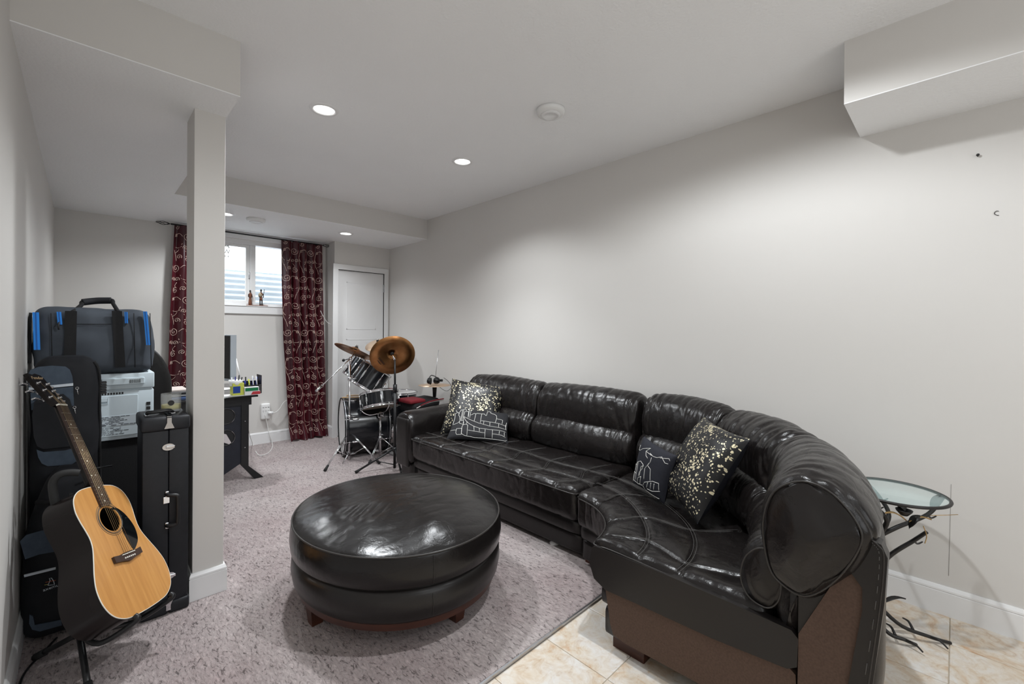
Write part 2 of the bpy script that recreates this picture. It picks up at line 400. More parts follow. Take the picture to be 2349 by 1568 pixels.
# window well: corrugated steel, gravel and bright daylight outside
GALV = noisy('galvanised_steel', (.55,.62,.68), (.66,.72,.77), 5, .5, .1, .001, 60, spec=.4)
V = []; Fs = []; zz = np.arange(1.1, 2.02, .008); xs = np.linspace(-.6, 3.3, 14)
for k, z in enumerate(zz):
    for i, x in enumerate(xs):
        V.append((x, YW+.75+.014*math.sin(2*math.pi*z/.066), z))
nX = len(xs)
for k in range(len(zz)-1):
    for i in range(nX-1): Fs.append((k*nX+i, k*nX+i+1, (k+1)*nX+i+1, (k+1)*nX+i))
o = mk('window_well', V, Fs, GALV, recalc=False); tag(o, 'corrugated galvanised steel window well outside the window', 'window well')
GRAV = noisy('gravel', (.35,.34,.32), (.6,.58,.55), 60, .9, .8, .01, 80)
struct(mk('ground', *box(-.6, 3.3, YW+.14, YW+.8, 1.0, 1.12), GRAV, smooth=False))
lamp('AREA', (1.25, YW+.55, 2.9), 25, 1.2, rot=(math.radians(-20), 0, 0), color=(.9,.96,1))

# ================================================================ SOFA
SC = (1.52, 1.43)        # centre of the curved section
def path(sv, rv, zv, gap=.012):
    """sofa coordinates: s along the seat (m, <0 = curved part measured at radius .8), r across, z up"""
    sv = np.asarray(sv, float); rv = np.asarray(rv, float)
    th = np.minimum(sv, 0)/.8
    x = SC[0]+rv*np.cos(th); y = SC[1]+rv*np.sin(th)+np.where(sv > 0, sv, 0)
    return np.stack([x, y, np.asarray(zv, float)], -1)
S_END = -.8*math.pi/2
def soft(name, s0, s1, sec, n, parent, amp=.004, m=None, ends=.05, crown=.012, wfreq=16, seed=0, sag=0, nb=40, cap=.18):
    """stuffed cushion: closed cross-section sec [(r, z)] swept from s0 to s1, ends rounded"""
    P2 = smoothpath([(a, b, 0) for a, b in sec], max(2, nb//len(sec)), closed=True)[:, :2]
    k = len(P2); c2 = P2.mean(0)
    t = np.linspace(0, 1, n); L = s1-s0
    # denser sections near the ends
    ts = .5-.5*np.cos(t*math.pi); ts = .6*ts+.4*t
    V = []
    T2 = np.roll(P2, -1, 0)-np.roll(P2, 1, 0); N2 = np.stack([T2[:, 1], -T2[:, 0]], 1); N2 /= np.linalg.norm(N2, axis=1, keepdims=True)
    if ((P2-c2)*N2).sum() < 0: N2 = -N2
    for q in ts:
        d = min(q, 1-q)*L; e = min(1, d/ends); shr = 1-math.sqrt(max(0, 1-(1-e)**2))
        puff = crown*math.sin(math.pi*q)**.5 if 0 < q < 1 else 0
        for j in range(k):
            p = P2[j]+N2[j]*(puff-shr*ends*.75)
            if shr >= .999: p = c2+(p-c2)*.92
            sv = s0+q*L
            endf = math.exp(-d/.09)
            a1 = nz((sv*wfreq, p[0]*5+seed, p[1]*4), 1); a2 = nz((sv*wfreq*2.3+7, p[0]*9, p[1]*7+seed), 1); a3 = nz((sv*3+seed, p[0]*4, p[1]*4), 1)
            w_ = -(1-min(1, abs(a1)*3))**2*.9-(1-min(1, abs(a2)*3))**2*.5
            p = p+N2[j]*(w_*amp*(.55+1.3*endf)+a3*amp*1.2)
            V.append((sv, p[0], p[1]-sag*math.sin(math.pi*q)))
    V = np.array(V); Fs = []
    for i in range(n-1):
        for j in range(k): Fs.append((i*k+j, i*k+(j+1) % k, (i+1)*k+(j+1) % k, (i+1)*k+j))
    # end caps with centre fan in rings
    for i, fl in ((0, 1), (n-1, 0)):
        ring = [i*k+j for j in range(k)]; b = V[ring]; cc = b.mean(0)
        prev = ring
        for f_ in (.66, .33):
            st = len(V); nb_ = cc+(b-cc)*f_; nb_[:, 0] += (-1 if i == 0 else 1)*ends*cap*(1-f_*f_)
            V = np.vstack([V, nb_]); cur = list(range(st, st+k))
            for j in range(k): Fs.append((prev[j], prev[(j+1) % k], cur[(j+1) % k], cur[j]))
            prev = cur
        cc = cc.copy(); cc[0] += (-1 if i == 0 else 1)*ends*cap
        V = np.vstack([V, cc]); c_ = len(V)-1
        for j in range(k): Fs.append((prev[j], prev[(j+1) % k], c_))
    return mk(name, path(V[:, 0], V[:, 1], V[:, 2]), Fs, m or LEA, parent)
def seg_d(px, py, a, b):
    ax, ay = a; bx, by = b; L2 = (bx-ax)**2+(by-ay)**2
    t = np.clip(((px-ax)*(bx-ax)+(py-ay)*(by-ay))/L2, 0, 1)
    return np.hypot(px-ax-t*(bx-ax), py-ay-t*(by-ay))
def seat(name, s0, s1, r0, r1, z0, z1, seams, n, parent, m=None, rb=.05):
    h = ((s1-s0)/2, (r1-r0)/2, (z1-z0)/2); c = ((s0+s1)/2, (r0+r1)/2, (z0+z1)/2)
    P, Fs = cubegrid(n); P = P.copy()
    # squeeze the grid towards the rounded top and front edges
    for k_ in (0, 1, 2): P[:, k_] = np.sign(P[:, k_])*(1-(1-np.abs(P[:, k_]))**1.0)
    p = P*np.array(h); r = rb
    q = np.clip(p, -(np.array(h)-r), np.array(h)-r); d = p-q; L = np.linalg.norm(d, axis=1, keepdims=True); L[L == 0] = 1
    N = d/L; V = q+N*r+np.array(c)
    sx, rr = V[:, 0], V[:, 1]; D = np.full(len(V), 9.)
    for pl in seams:
        for a, b in zip(pl[:-1], pl[1:]): D = np.minimum(D, seg_d(sx, rr, a, b))
    top = np.clip((N[:, 2]-.05)/.5, 0, 1)
    puff = .013*(1-np.exp(-D/.045))-.008*np.exp(-(D/.008)**2)
    V[:, 2] += top*puff; V[:, 1] -= np.clip(-N[:, 1], 0, 1)*(puff*.6)*top
    disp = np.zeros(len(V))
    for i in range(len(V)):
        x, y, z = V[i]
        a1 = nz((x*7, y*16, z*6), 1); a2 = nz((x*14+3, y*34, z*9), 1)
        near = math.exp(-D[i]/.05)
        disp[i] = -(1-min(1, abs(a1)*3))**2*.0022-(1-min(1, abs(a2)*3))**2*.0016*(.4+near)
    V += N*disp[:, None]
    return mk(name, path(V[:, 0], V[:, 1], V[:, 2]), Fs, m or LEA, parent)
def on_path(pts, z, sub=6): return path(*(lambda q: (q[:, 0], q[:, 1], q[:, 2]))(smoothpath([(a, b, z if len(c) == 0 else c[0]) for a, b, *c in pts], sub)))
BACK = [(1.055, .40), (1.04, .55), (1.035, .70), (1.06, .80), (1.13, .855), (1.21, .83), (1.245, .75), (1.235, .62), (1.20, .5), (1.15, .40)]
HEAD = [(1.05, .535), (1.018, .60), (1.008, .72), (1.04, .825), (1.12, .880), (1.20, .862), (1.262, .79), (1.268, .725), (1.21, .60), (1.13, .515)]
LOWB = [(1.055, .38), (1.035, .45), (1.042, .54), (1.09, .565), (1.15, .53), (1.13, .42), (1.09, .365)]
LUMB = [(.965, .435), (.935, .50), (.95, .585), (1.0, .64), (1.05, .635), (1.075, .56), (1.07, .47), (1.03, .42)]
# --------- straight section with arm
sa = thing('sectional_sofa', 'straight half of the black leather sectional sofa, with an arm at the drum kit end', 'sofa', (2.4, 2.4, CZ))
AL = 1.70    # end of the seat at the arm (s)
seamsA = [[(s_, .545+.012*math.sin(s_*9)) for s_ in np.linspace(.0, AL, 30)], [(s_, .715+.012*math.sin(s_*9+1)) for s_ in np.linspace(0, AL, 30)]]
cuts = [.28*i+.14 for i in range(6)]
for i, c_ in enumerate(cuts):
    seamsA.append([(c_+.03, .36), (c_+.03, .42), (c_-.035, .545), (c_+.04, .715), (c_+.0, .93)])
seat('seat', .012, AL, .395, 1.03, .235, .425, seamsA, (200, 66, 14), sa)
def stitch(seams, parent, z=.4305, gap=.006, skip=()):
    parts = []
    for i, pl in enumerate(seams):
        q = smoothpath([(a, b, 0) for a, b in pl], 5); d = np.gradient(q[:, :2], axis=0); d /= np.linalg.norm(d, axis=1, keepdims=True)
        for sg in (-1, 1):
            s_ = q[:, 0]-d[:, 1]*gap*sg; r_ = q[:, 1]+d[:, 0]*gap*sg
            keep = (r_ > .41) & (r_ < .93)
            if keep.sum() < 3: continue
            parts.append(tube(path(s_[keep], r_[keep], np.full(keep.sum(), z)), .0007, 4))
    V, Fs = join(*parts); mk('stitching', V, Fs, THREAD, parent)['kind'] = 'stuff'
stitch(seamsA, sa)
pip = [(.02, 1.0), (.02, .46), (.03, .415), (.06, .397), (.3, .395), (1.4, .395), (AL-.03, .398), (AL-.005, .42)]
q = smoothpath([(a, b, .40) for a, b in pip], 8); mk('piping', *tube(path(q[:, 0], q[:, 1], q[:, 2]), .0035, 6), PIPING, sa)
BH = (.0, 0); 
def P3(s0, s1, r0, r1, z0, z1, n=(10, 3, 3), r=.03):
    V, N, Fs = pad(((s1-s0)/2, (r1-r0)/2, (z1-z0)/2), r, n); V = V+np.array([(s0+s1)/2, (r0+r1)/2, (z0+z1)/2])
    return path(V[:, 0], V[:, 1], V[:, 2]), Fs
mk('seat_rail', *P3(.012, AL+.02, .43, 1.2, .155, .245, (24, 12, 8), .028), LEA_SMOOTH, sa)
mk('base_panel', *P3(.015, AL+.03, .455, 1.2, .045, .16, (24, 12, 8), .02), LEA_SMOOTH, sa)
mk('back_frame', *P3(.012, AL+.1, 1.16, 1.285, .05, .72, (24, 8, 20), .05), LEA_SMOOTH, sa)
W1 = (AL+.06-.012)/2
for i in range(2):
    s0 = .016+i*W1; s1 = s0+W1-.008
    soft('back_cushion', s0, s1, HEAD, 90, sa, amp=.009, wfreq=13, seed=i*3.3+1, crown=.016, nb=60)
    soft('back_cushion_base', s0, s1, LOWB, 40, sa, amp=.004, seed=i+5.)
    soft('lumbar_cushion', s0, s1-.0, LUMB, 90, sa, amp=.0055, wfreq=20, seed=i*2+9., crown=.008, nb=48)
# arm
def armsec(): return [(AL+.0, .20), (AL-.005, .40), (AL+.005, .53), (AL+.06, .60), (AL+.15, .61), (AL+.225, .57), (AL+.245, .45), (AL+.235, .25), (AL+.2, .18)]
sec = armsec(); P2 = smoothpath([(a, b, 0) for a, b in sec], 6, closed=True)[:, :2]; k = len(P2); c2 = P2.mean(0)
rs = [.395, .40, .415, .45, .5]+list(np.linspace(.55, 1.2, 34)); V = []
for ri, r_ in enumerate(rs):
    sh = (.80, .90, .965, .99, 1.0)[ri] if ri < 5 else 1.0
    for j in range(k):
        p = c2+(P2[j]-c2)*sh
        a1 = nz((r_*22, p[0]*6, p[1]*5), 1)
        wv = (1-min(1, abs(a1)*3))**2*.004*math.exp(-(r_-.42)/.12)
        p = p+(c2-P2[j])*wv/.12
        V.append((p[0], r_, p[1]+max(0, (r_-.6))*.05*(1 if p[1] > .4 else 0)))
Fs = []
for i in range(len(rs)-1):
    for j in range(k): Fs.append((i*k+j, i*k+(j+1) % k, (i+1)*k+(j+1) % k, (i+1)*k+j))
Fs += [tuple(range(k)), tuple((len(rs)-1)*k+j for j in range(k))]
V = np.array(V); ar = mk('arm', path(V[:, 0], V[:, 1], V[:, 2]), Fs, LEA, sa)
fr = smoothpath([(AL+.01, .405, .19), (AL+.0, .402, .40), (AL+.01, .40, .53), (AL+.06, .397, .595), (AL+.15, .397, .605), (AL+.225, .40, .565), (AL+.243, .403, .45), (AL+.23, .405, .22)], 8)
mk('arm_front', *P3(AL+.03, AL+.215, .385, .42, .16, .56, (12, 6, 20), .016), LEA_SMOOTH, ar)
mk('base_panel', *P3(AL+.03, AL+.235, .44, 1.2, .045, .19, (8, 12, 8), .03), LEA_SMOOTH, sa)
mk('glide', *lathe([(.028, 0), (.03, .006), (.02, .016), (.012, .03)], 16, (2.02, 1.68, CZ)), SCREWED, sa)
for (x, y) in ((2.1, 1.56), (2.7, 1.56), (2.1, 3.25), (2.7, 3.25)):
    mk('foot', *box(x-.03, x+.03, y-.03, y+.03, CZ-.004, .06, .004), WOOD_D, sa, smooth=False)
# --------- curved section
sb = thing('sectional_sofa', 'curved corner half of the black leather sectional sofa with a brown fabric cut end', 'sofa', (2.1, .8, 0))
A_ = lambda deg: .8*math.radians(deg)
seamsB = [[(A_(-d_), .55+.02*math.cos(math.radians(d_*4))) for d_ in np.linspace(0, 90, 40)], [(A_(-d_), .72+.02*math.cos(math.radians(d_*4+60))) for d_ in np.linspace(0, 90, 40)]]
for d_ in (22, 52, 76):
    seamsB.append([(A_(-d_-6), .33), (A_(-d_-3), .42), (A_(-d_+2), .55), (A_(-d_-7), .72), (A_(-d_-4), .93)])
seat('seat', S_END+.004, -.012, .365, 1.03, .24, .425, seamsB, (190, 70, 14), sb)
stitch(seamsB, sb)
q = smoothpath([(-.02, 1.0, .40), (-.02, .44, .402), (-.04, .385, .402), (-.10, .364, .402), (-.4, .362, .402), (-.8, .362, .402), (S_END+.07, .364, .402), (S_END+.008, .40, .402), (S_END+.002, .50, .41), (S_END+.002, 1.08, .398)], 8)
mk('piping', *tube(path(q[:, 0], q[:, 1], q[:, 2]), .0035, 6), PIPING, sb)
mk('seat_rail', *P3(S_END+.02, -.012, .40, 1.2, .165, .25, (30, 12, 8), .03), LEA_SMOOTH, sb)
mk('base_panel', *P3(S_END+.02, -.012, .42, 1.2, .05, .17, (30, 12, 8), .025), LEA_SMOOTH, sb)
V, N, Fs = pad(((-S_END-.004)/2, .065, .345), .05, (50, 8, 24)); V = V+np.array([(S_END)/2-.004, 1.235, .39])
V[:, 1] -= np.clip((.35-V[:, 2]), 0, 1)*.10
mk('back_frame', path(V[:, 0], V[:, 1], V[:, 2]), Fs, LEA_SMOOTH, sb)
for i in range(3):
    s1 = -.014+i*(S_END+.01)/3; s0 = s1+(S_END+.01)/3+.008
    soft('back_cushion', s0-(.035 if i == 2 else 0), s1, HEAD, 96, sb, amp=.008, wfreq=15, seed=i*4.1+20, crown=.018, nb=64, ends=.05, cap=.5)
    soft('back_cushion_base', s0, s1, LOWB, 40, sb, amp=.004, seed=i+45.)
    soft('lumbar_cushion', s0, s1, LUMB, 80, sb, amp=.0055, wfreq=20, seed=i*2+29., crown=.008, nb=48, ends=.045)
q = smoothpath([(a, b, 0) for a, b in HEAD], 6, closed=True); cq = q.mean(0); q = cq+(q-cq)*.90
mk('piping', *tube(path(np.full(len(q), S_END-.026), q[:, 0], q[:, 1]), .0028, 6, closed=True), PIPING, sb)
q = smoothpath([(a, b, 0) for a, b in LUMB], 6, closed=True); cq = q.mean(0); q = cq+(q-cq)*.80
mk('piping', *tube(path(np.full(len(q), S_END-.009), q[:, 0], q[:, 1]), .0022, 6, closed=True), PIPING, sb)
# cut end: leather band, brown fabric panels
xe = SC[0]+.004
def endpoly(name, pts, x0, x1, m, parent=sb, bev=True):
    """pts = (y, z) outline on the cut end plane"""
    V, Fs = prism(pts, x0, x1, lambda p, q, d: (d, p, q)); return mk(name, V, Fs, m, parent, smooth=False)
endpoly('end_band', [(1.055, .395), (1.07, .33), (1.045, .27), (.99, .245), (.86, .252), (.57, .262), (.35, .282), (.325, .30), (.322, .385), (.34, .403), (.5, .408), (.7, .410), (.91, .408), (1.04, .405)], xe-.012, xe+.02, LEA_SMOOTH)
endpoly('end_panel', [(.995, .25), (.86, .255), (.57, .265), (.35, .285), (.33, .27), (.32, .08), (.60, .079), (.90, .069), (.955, .075), (.97, .11)], xe-.004, xe+.03, BROWN)
endpoly('side_panel', [(.322, .40), (.212, .648), (.19, .635), (.172, .60), (.172, .54), (.205, .31), (.23, .085), (.325, .08)], xe-.010, xe+.02, BROWN)
endpoly('side_band', [(.20, .735), (.165, .740), (.135, .732), (.122, .70), (.128, .58), (.152, .34), (.178, .06), (.24, .06), (.205, .31), (.174, .54), (.174, .60), (.212, .65), (.24, .68)], xe-.016, xe+.03, LEA_SMOOTH)
mk('side_core', *box(xe, xe+.05, .2, .325, .06, .60), LEA_SMOOTH, sb, smooth=False)
q = smoothpath([(xe-.017, .235, .743), (xe-.017, .165, .740), (xe-.017, .141, .728), (xe-.017, .130, .70), (xe-.017, .136, .58), (xe-.017, .160, .34), (xe-.017, .186, .07)], 8)
mk('piping', *tube(q, .0022, 6), PIPING, sb)
mk('stitching', *join(*[tube(q[i:i+2]+np.array([-.0015, .009, 0]), .0009, 4) for i in range(0, len(q)-1, 2)]), THREAD, sb)['kind'] = 'stuff'
mk('leg', *box(xe+.03, xe+.09, .84, .98, 0, .085, .004), WOOD_D, sb, smooth=False)
mk('leg', *box(xe+.03, xe+.09, .2, .34, 0, .085, .004), WOOD_D, sb, smooth=False)
for a_ in (-4, -30, -55):
    p = path(A_(a_), .50, 0); mk('leg', *box(p[0]-.035, p[0]+.035, p[1]-.035, p[1]+.035, 0, .07, .004), WOOD_D, sb, smooth=False)
# ================================================================ OTTOMAN
ot = thing('ottoman', 'large oval black leather ottoman on short dark wooden legs in the middle of the carpet', 'ottoman', (1.135, 1.955, CZ))
OC = (1.135, 1.955)
def oval(prof, k=128, amp=0, seed=0):
    V = []; Fs = []
    for i, (q_, z) in enumerate(prof):
        for j in range(k):
            a = 2*math.pi*j/k; V.append((OC[0]+(.475+q_)*math.cos(a), OC[1]+(.525+q_)*math.sin(a), z))
    m = len(prof)
    for i in range(m-1):
        for j in range(k): Fs.append((i*k+j, i*k+(j+1) % k, (i+1)*k+(j+1) % k, (i+1)*k+j))
    Fs += [tuple(range(k)), tuple((m-1)*k+j for j in range(k))]
    return np.array(V), Fs
# domed top as a polar height field
k = 160; R_ = 60; V = []; Fs = []
for i in range(R_+1):
    f = 1-(i/R_)
    for j in range(k):
        a = 2*math.pi*j/k; x = .475*f*math.cos(a); y = .525*f*math.sin(a)
        z = .408+.062*(1-f**2.6)**.8
        # pulls and creases of the leather
        ex, ey = x+.23, y+.075; cs_, ct_ = ex*.8+ey*.6, -ex*.6+ey*.8
        g = math.exp(-(cs_*cs_/.006+ct_*ct_/.011))
        z += .004*nz((x*4, y*4, 1.3), 1)-.0065*g*max(0, math.sin(ct_*2*math.pi/.046+1.2*nz((x*9, y*9, 0), 1)))**2
        z += .012*math.exp(-((x+.30)**2+(y-.02)**2)/.010)*(1-g)+.011*math.exp(-((x+.24)**2+(y+.20)**2)/.007)+.009*math.exp(-((x+.05)**2+(y+.36)**2)/.009)-.006*math.exp(-((x+.13)**2+(y+.26)**2)/.006)-.0015*(1-min(1, abs(nz((x*5, y*14, 2), 1))*4))
        V.append((OC[0]+x, OC[1]+y, z))
for i in range(R_):
    for j in range(k): Fs.append((i*k+j, i*k+(j+1) % k, (i+1)*k+(j+1) % k, (i+1)*k+j))
mk('seat_top', V, Fs, LEA_OTT, ot)
mk('cushion_band', *oval([(-.03, .272), (-.004, .276), (.008, .29), (.013, .33), (.010, .37), (.003, .398), (0, .408)]), LEA_OTT, ot)
pp = [(OC[0]+.477*math.cos(a), OC[1]+.527*math.sin(a), .408) for a in np.linspace(0, 2*math.pi, 129)[:-1]]
mk('piping', *tube(pp, .004, 6, closed=True), PIPING, ot)
mk('base', *oval([(-.03, .140), (-.012, .142), (-.002, .155), (.006, .20), (.002, .25), (-.012, .272), (-.03, .276)]), LEA_SMOOTH, ot)
mk('plinth', *oval([(-.06, .108), (-.022, .109), (-.020, .142), (-.06, .143)]), WOOD_D, ot, angle=40)
for a_ in (-35, -145, 35, 145):
    a = math.radians(a_ if abs(a_) < 90 else a_); c = np.array([OC[0]+.40*math.cos(a), OC[1]+.44*math.sin(a)])
c4 = [(0.725, 1.945), (1.18, 1.54), (1.09, 2.38), (1.54, 1.97)]
for (x, y) in c4:
    dx, dy = x-OC[0], y-OC[1]; L = math.hypot(dx, dy); ux, uy = dx/L, dy/L; vx, vy = -uy, ux; V = []
    for h_, sz in ((CZ-.006, .022), (.12, .034)):
        for a, b in ((-1, -1), (1, -1), (1, 1), (-1, 1)): V.append((x+ux*a*sz+vx*b*sz, y+uy*a*sz+vy*b*sz, h_))
    mk('leg', V, [(0,1,2,3), (4,5,6,7), (0,1,5,4), (1,2,6,5), (2,3,7,6), (3,0,4,7)], WOOD_D, ot, smooth=False)
for a_ in (-107, -38, 120):
    a = math.radians(a_); P = [(OC[0]+(.475+q_+.001)*math.cos(a), OC[1]+(.525+q_+.001)*math.sin(a), z) for q_, z in ((.008, .29), (.013, .33), (.010, .37), (.004, .40))]
    mk('seam', *tube(smoothpath(P, 4), .0012, 4), PIPING, ot)
    P = [(OC[0]+(.475+q_+.001)*math.cos(a), OC[1]+(.525+q_+.001)*math.sin(a), z) for q_, z in ((-.002, .155), (.006, .20), (.002, .25))]
    mk('seam', *tube(smoothpath(P, 4), .0012, 4), PIPING, ot)
# ================================================================ PILLOWS
SEQ = mat('black_hide_with_gold_foil', (.006,.006,.007), .42); n = NT(SEQ); v = n.coord((1,1,1), 'UV')
vo = n.n('ShaderNodeTexVoronoi', feature='F1'); vo.inputs['Scale'].default_value = 38; vo.inputs['Randomness'].default_value = 1
dn = n.n('ShaderNodeTexNoise'); dn.inputs['Scale'].default_value = 14; n.l(v, dn.inputs['Vector'])
mxv = n.n('ShaderNodeMix', data_type='VECTOR'); mxv.inputs[0].default_value = .045; n.l(v, mxv.inputs[4]); n.l(dn.outputs['Color'], mxv.inputs[5]); n.l(mxv.outputs[1], vo.inputs['Vector'])
cn = n.noise(v, 3.2, 3); sep = n.n('ShaderNodeSeparateColor'); n.l(vo.outputs['Color'], sep.inputs[0])
m1 = n.n('ShaderNodeMath', operation='MULTIPLY'); m1.inputs[1].default_value = .62; n.l(sep.outputs[0], m1.inputs[0])
m2 = n.n('ShaderNodeMath', operation='MULTIPLY'); n.l(m1.outputs[0], m2.inputs[0]); n.l(cn, m2.inputs[1])
lt = n.n('ShaderNodeMath', operation='LESS_THAN'); n.l(vo.outputs['Distance'], lt.inputs[0]); 
m3 = n.n('ShaderNodeMath', operation='MULTIPLY'); m3.inputs[1].default_value = 1.75; n.l(m2.outputs[0], m3.inputs[0]); n.l(m3.outputs[0], lt.inputs[1])
n.l(n.ramp(lt.outputs[0], [(.4, (.006,.006,.007)), (.6, (.80,.72,.50))]), n.b.inputs['Base Color'])
mm = n.n('ShaderNodeMath', operation='MULTIPLY'); mm.inputs[1].default_value = .55; n.l(lt.outputs[0], mm.inputs[0]); n.l(mm.outputs[0], n.b.inputs['Metallic'])
NAVY = noisy('dark_navy_cloth', (.009,.010,.016), (.013,.014,.022), 120, .8, .3, .0006, 700)
BLKC = noisy('black_canvas_cloth', (.010,.010,.012), (.014,.014,.017), 120, .8, .3, .0006, 700)
LINE = mat('white_embroidery_thread', (.75,.74,.70), .6)
def pillow(name, label, C4, thick, m, cat='pillow', art=None, group=None, n=44, back=None, art_w=.0016):
    """C4 corners TL, TR, BR, BL in world"""
    C4 = [np.array(c, float) for c in C4]
    TL, TR, BR, BL = C4; ctr = sum(C4)/4
    nr = np.cross(TR-TL, TL-BL); nr /= np.linalg.norm(nr)
    if np.dot(nr, np.array([0, 0, CAM_H])-ctr) < 0: nr = -nr
    t = thing(name, label, cat, ctr)
    def surf(u, v, side):
        # pinch the outline between the corners, fatten the middle
        uu = u-.5; vv = v-.5
        pu = 1-.07*(1-(2*vv)**2)*abs(2*uu)**3; pv = 1-.07*(1-(2*uu)**2)*abs(2*vv)**3
        a = .5+uu*pu; b = .5+vv*pv
        p = TL*(1-a)*(b)+TR*a*b+BR*a*(1-b)+BL*(1-a)*(1-b)
        f = max(0, (1-(2*uu)**4))**.6*max(0, (1-(2*vv)**4))**.6
        f = f*(.72+.28*(1-(uu*uu+vv*vv)*2))
        wv = .05*nz((u*5, v*5, 3+ctr[0]), 1)
        return p+nr*side*(thick*(f*(1+wv))+.002)
    for side, nm in ((1, 'front_cover'), (-1, 'back_cover')):
        V = [surf(i/n, j/n, side if 0 < i < n and 0 < j < n else 0) for i in range(n+1) for j in range(n+1)]
        Fs = [(i*(n+1)+j, (i+1)*(n+1)+j, (i+1)*(n+1)+j+1, i*(n+1)+j+1) for i in range(n) for j in range(n)]
        o = mk(nm, V, Fs, m if side == 1 else (back or m), t)
        uvl = o.data.uv_layers.new(name='UVMap')
        for lp_ in o.data.loops:
            vi = lp_.vertex_index; uvl.data[lp_.index].uv = ((vi//(n+1))/n, (vi % (n+1))/n)
    if art:
        parts = []
        for pl in art:
            q = np.array(pl, float); dd = np.concatenate([[0], np.cumsum(np.hypot(*np.diff(q, axis=0).T))]); k_ = max(2, int(dd[-1]/.03)+1)
            tt = np.unique(np.concatenate([np.linspace(0, dd[-1], k_), dd])); xs = np.interp(tt, dd, q[:, 0]); ys = np.interp(tt, dd, q[:, 1])
            P = [surf(a, b, 1)+nr*.0006 for a, b in zip(xs, ys)]
            parts.append(tube(P, art_w, 5))
        V, Fs = join(*parts); mk('embroidery', V, Fs, LINE, t)
    return t
P1 = [(2.30, 3.08, .875), (2.60, 2.71, .82), (2.39, 2.60, .425), (2.08, 2.95, .45)]
pillow('throw_pillow', 'large square black pillow with gold foil flecks leaning in the sofa corner by the arm', P1, .075, SEQ, back=NAVY)
def arc(cx, cy, rx, ry, a0, a1, k=14): return [(cx+rx*math.cos(math.radians(a)), cy+ry*math.sin(math.radians(a))) for a in np.linspace(a0, a1, k)]
# line drawing of a skyline, from the photograph (u right, v up in the pillow's own face)
def uvp(px, py, q):   # bilinear inverse from the crop of the pillow
    (x0, y0), (x1, y1), (x2, y2), (x3, y3) = q; u = v = .5
    for _ in range(30):
        X = x0*(1-u)*v+x1*u*v+x2*u*(1-v)+x3*(1-u)*(1-v)-px; Y = y0*(1-u)*v+y1*u*v+y2*u*(1-v)+y3*(1-u)*(1-v)-py
        xu = -x0*v+x1*v+x2*(1-v)-x3*(1-v); xv = x0*(1-u)+x1*u-x2*u-x3*(1-u); yu = -y0*v+y1*v+y2*(1-v)-y3*(1-v); yv = y0*(1-u)+y1*u-y2*u-y3*(1-u)
        D = xu*yv-xv*yu; u -= (X*yv-xv*Y)/D; v -= (xu*Y-X*yu)/D
    return (min(max(u, .02), .98), min(max(v, .03), .97))
qd = [(430, 660), (1530, 790), (1430, 1385), (270, 1215)]
sky1 = [[(365,1005),(430,1010),(500,1000),(520,985),(530,970),(600,970)], [(370,1000),(415,900),(430,810),(500,805),(460,775),(470,720),(430,680)], [(500,805),(515,830),(510,870),(530,890),(535,960)], [(520,840),(530,800),(550,790),(560,760),(590,755)], [(550,960),(600,750),(668,750),(678,790)], [(570,970),(620,760)], [(610,900),(640,800),(715,800),(700,910)], [(700,930),(735,770),(725,745),(760,730),(800,745),(790,765),(765,770),(730,935)], [(765,720),(765,695)],
 [(750,880),(785,875),(800,855),(830,850),(850,860),(880,850),(950,860),(1020,865),(1035,895),(1055,900),(1080,810),(1110,790),(1145,810),(1140,840),(1220,870),(1250,900),(1250,950),(1215,1045)], [(855,860),(815,1000)], [(965,865),(930,1040)], [(1245,960),(1370,980),(1355,1055)], [(945,1000),(1280,1055),(1440,1090)], [(1000,1010),(990,1070)], [(1115,1030),(1105,1100)], [(1285,1055),(1275,1125)],
 [(610,900),(760,980),(900,1045),(1100,1105),(1430,1155)], [(610,900),(650,980),(720,1045),(800,1095),(900,1135),(1100,1170),(1430,1200)], [(520,985),(530,1020),(600,1045),(610,1000)], [(600,1050),(610,910)], [(670,1045),(675,1000)], [(320,1100),(450,1120)], [(465,1100),(450,1160),(465,1195),(555,1205),(570,1110),(465,1100)], [(560,1205),(575,1085),(600,1050),(650,1045),(690,1065),(660,1240)], [(690,1155),(1000,1225)], [(805,1095),(805,1180)], [(905,1135),(905,1195)], [(1015,1165),(995,1310)], [(1155,1180),(1130,1330)], [(560,1195),(620,1230),(800,1275),(1000,1310),(1130,1330),(1380,1375),(1410,1345)], [(1150,1245),(1330,1270),(1400,1300)], [(1290,1200),(1275,1255)], [(1390,1210),(1380,1280)], [(1455,1010),(1430,1150)], [(1430,1060),(1440,1160)]]
art1 = [[uvp(x, y, qd) for x, y in pl] for pl in sky1]
P2 = [(2.21, 2.93, .655), (2.51, 2.56, .61), (2.345, 2.42, .425), (2.03, 2.79, .445)]
pillow('throw_pillow', 'rectangular black pillow with a white outline skyline, in front of the gold flecked pillow', P2, .05, BLKC, art=art1)
qd2 = [(640, 395), (905, 530), (790, 935), (530, 705)]
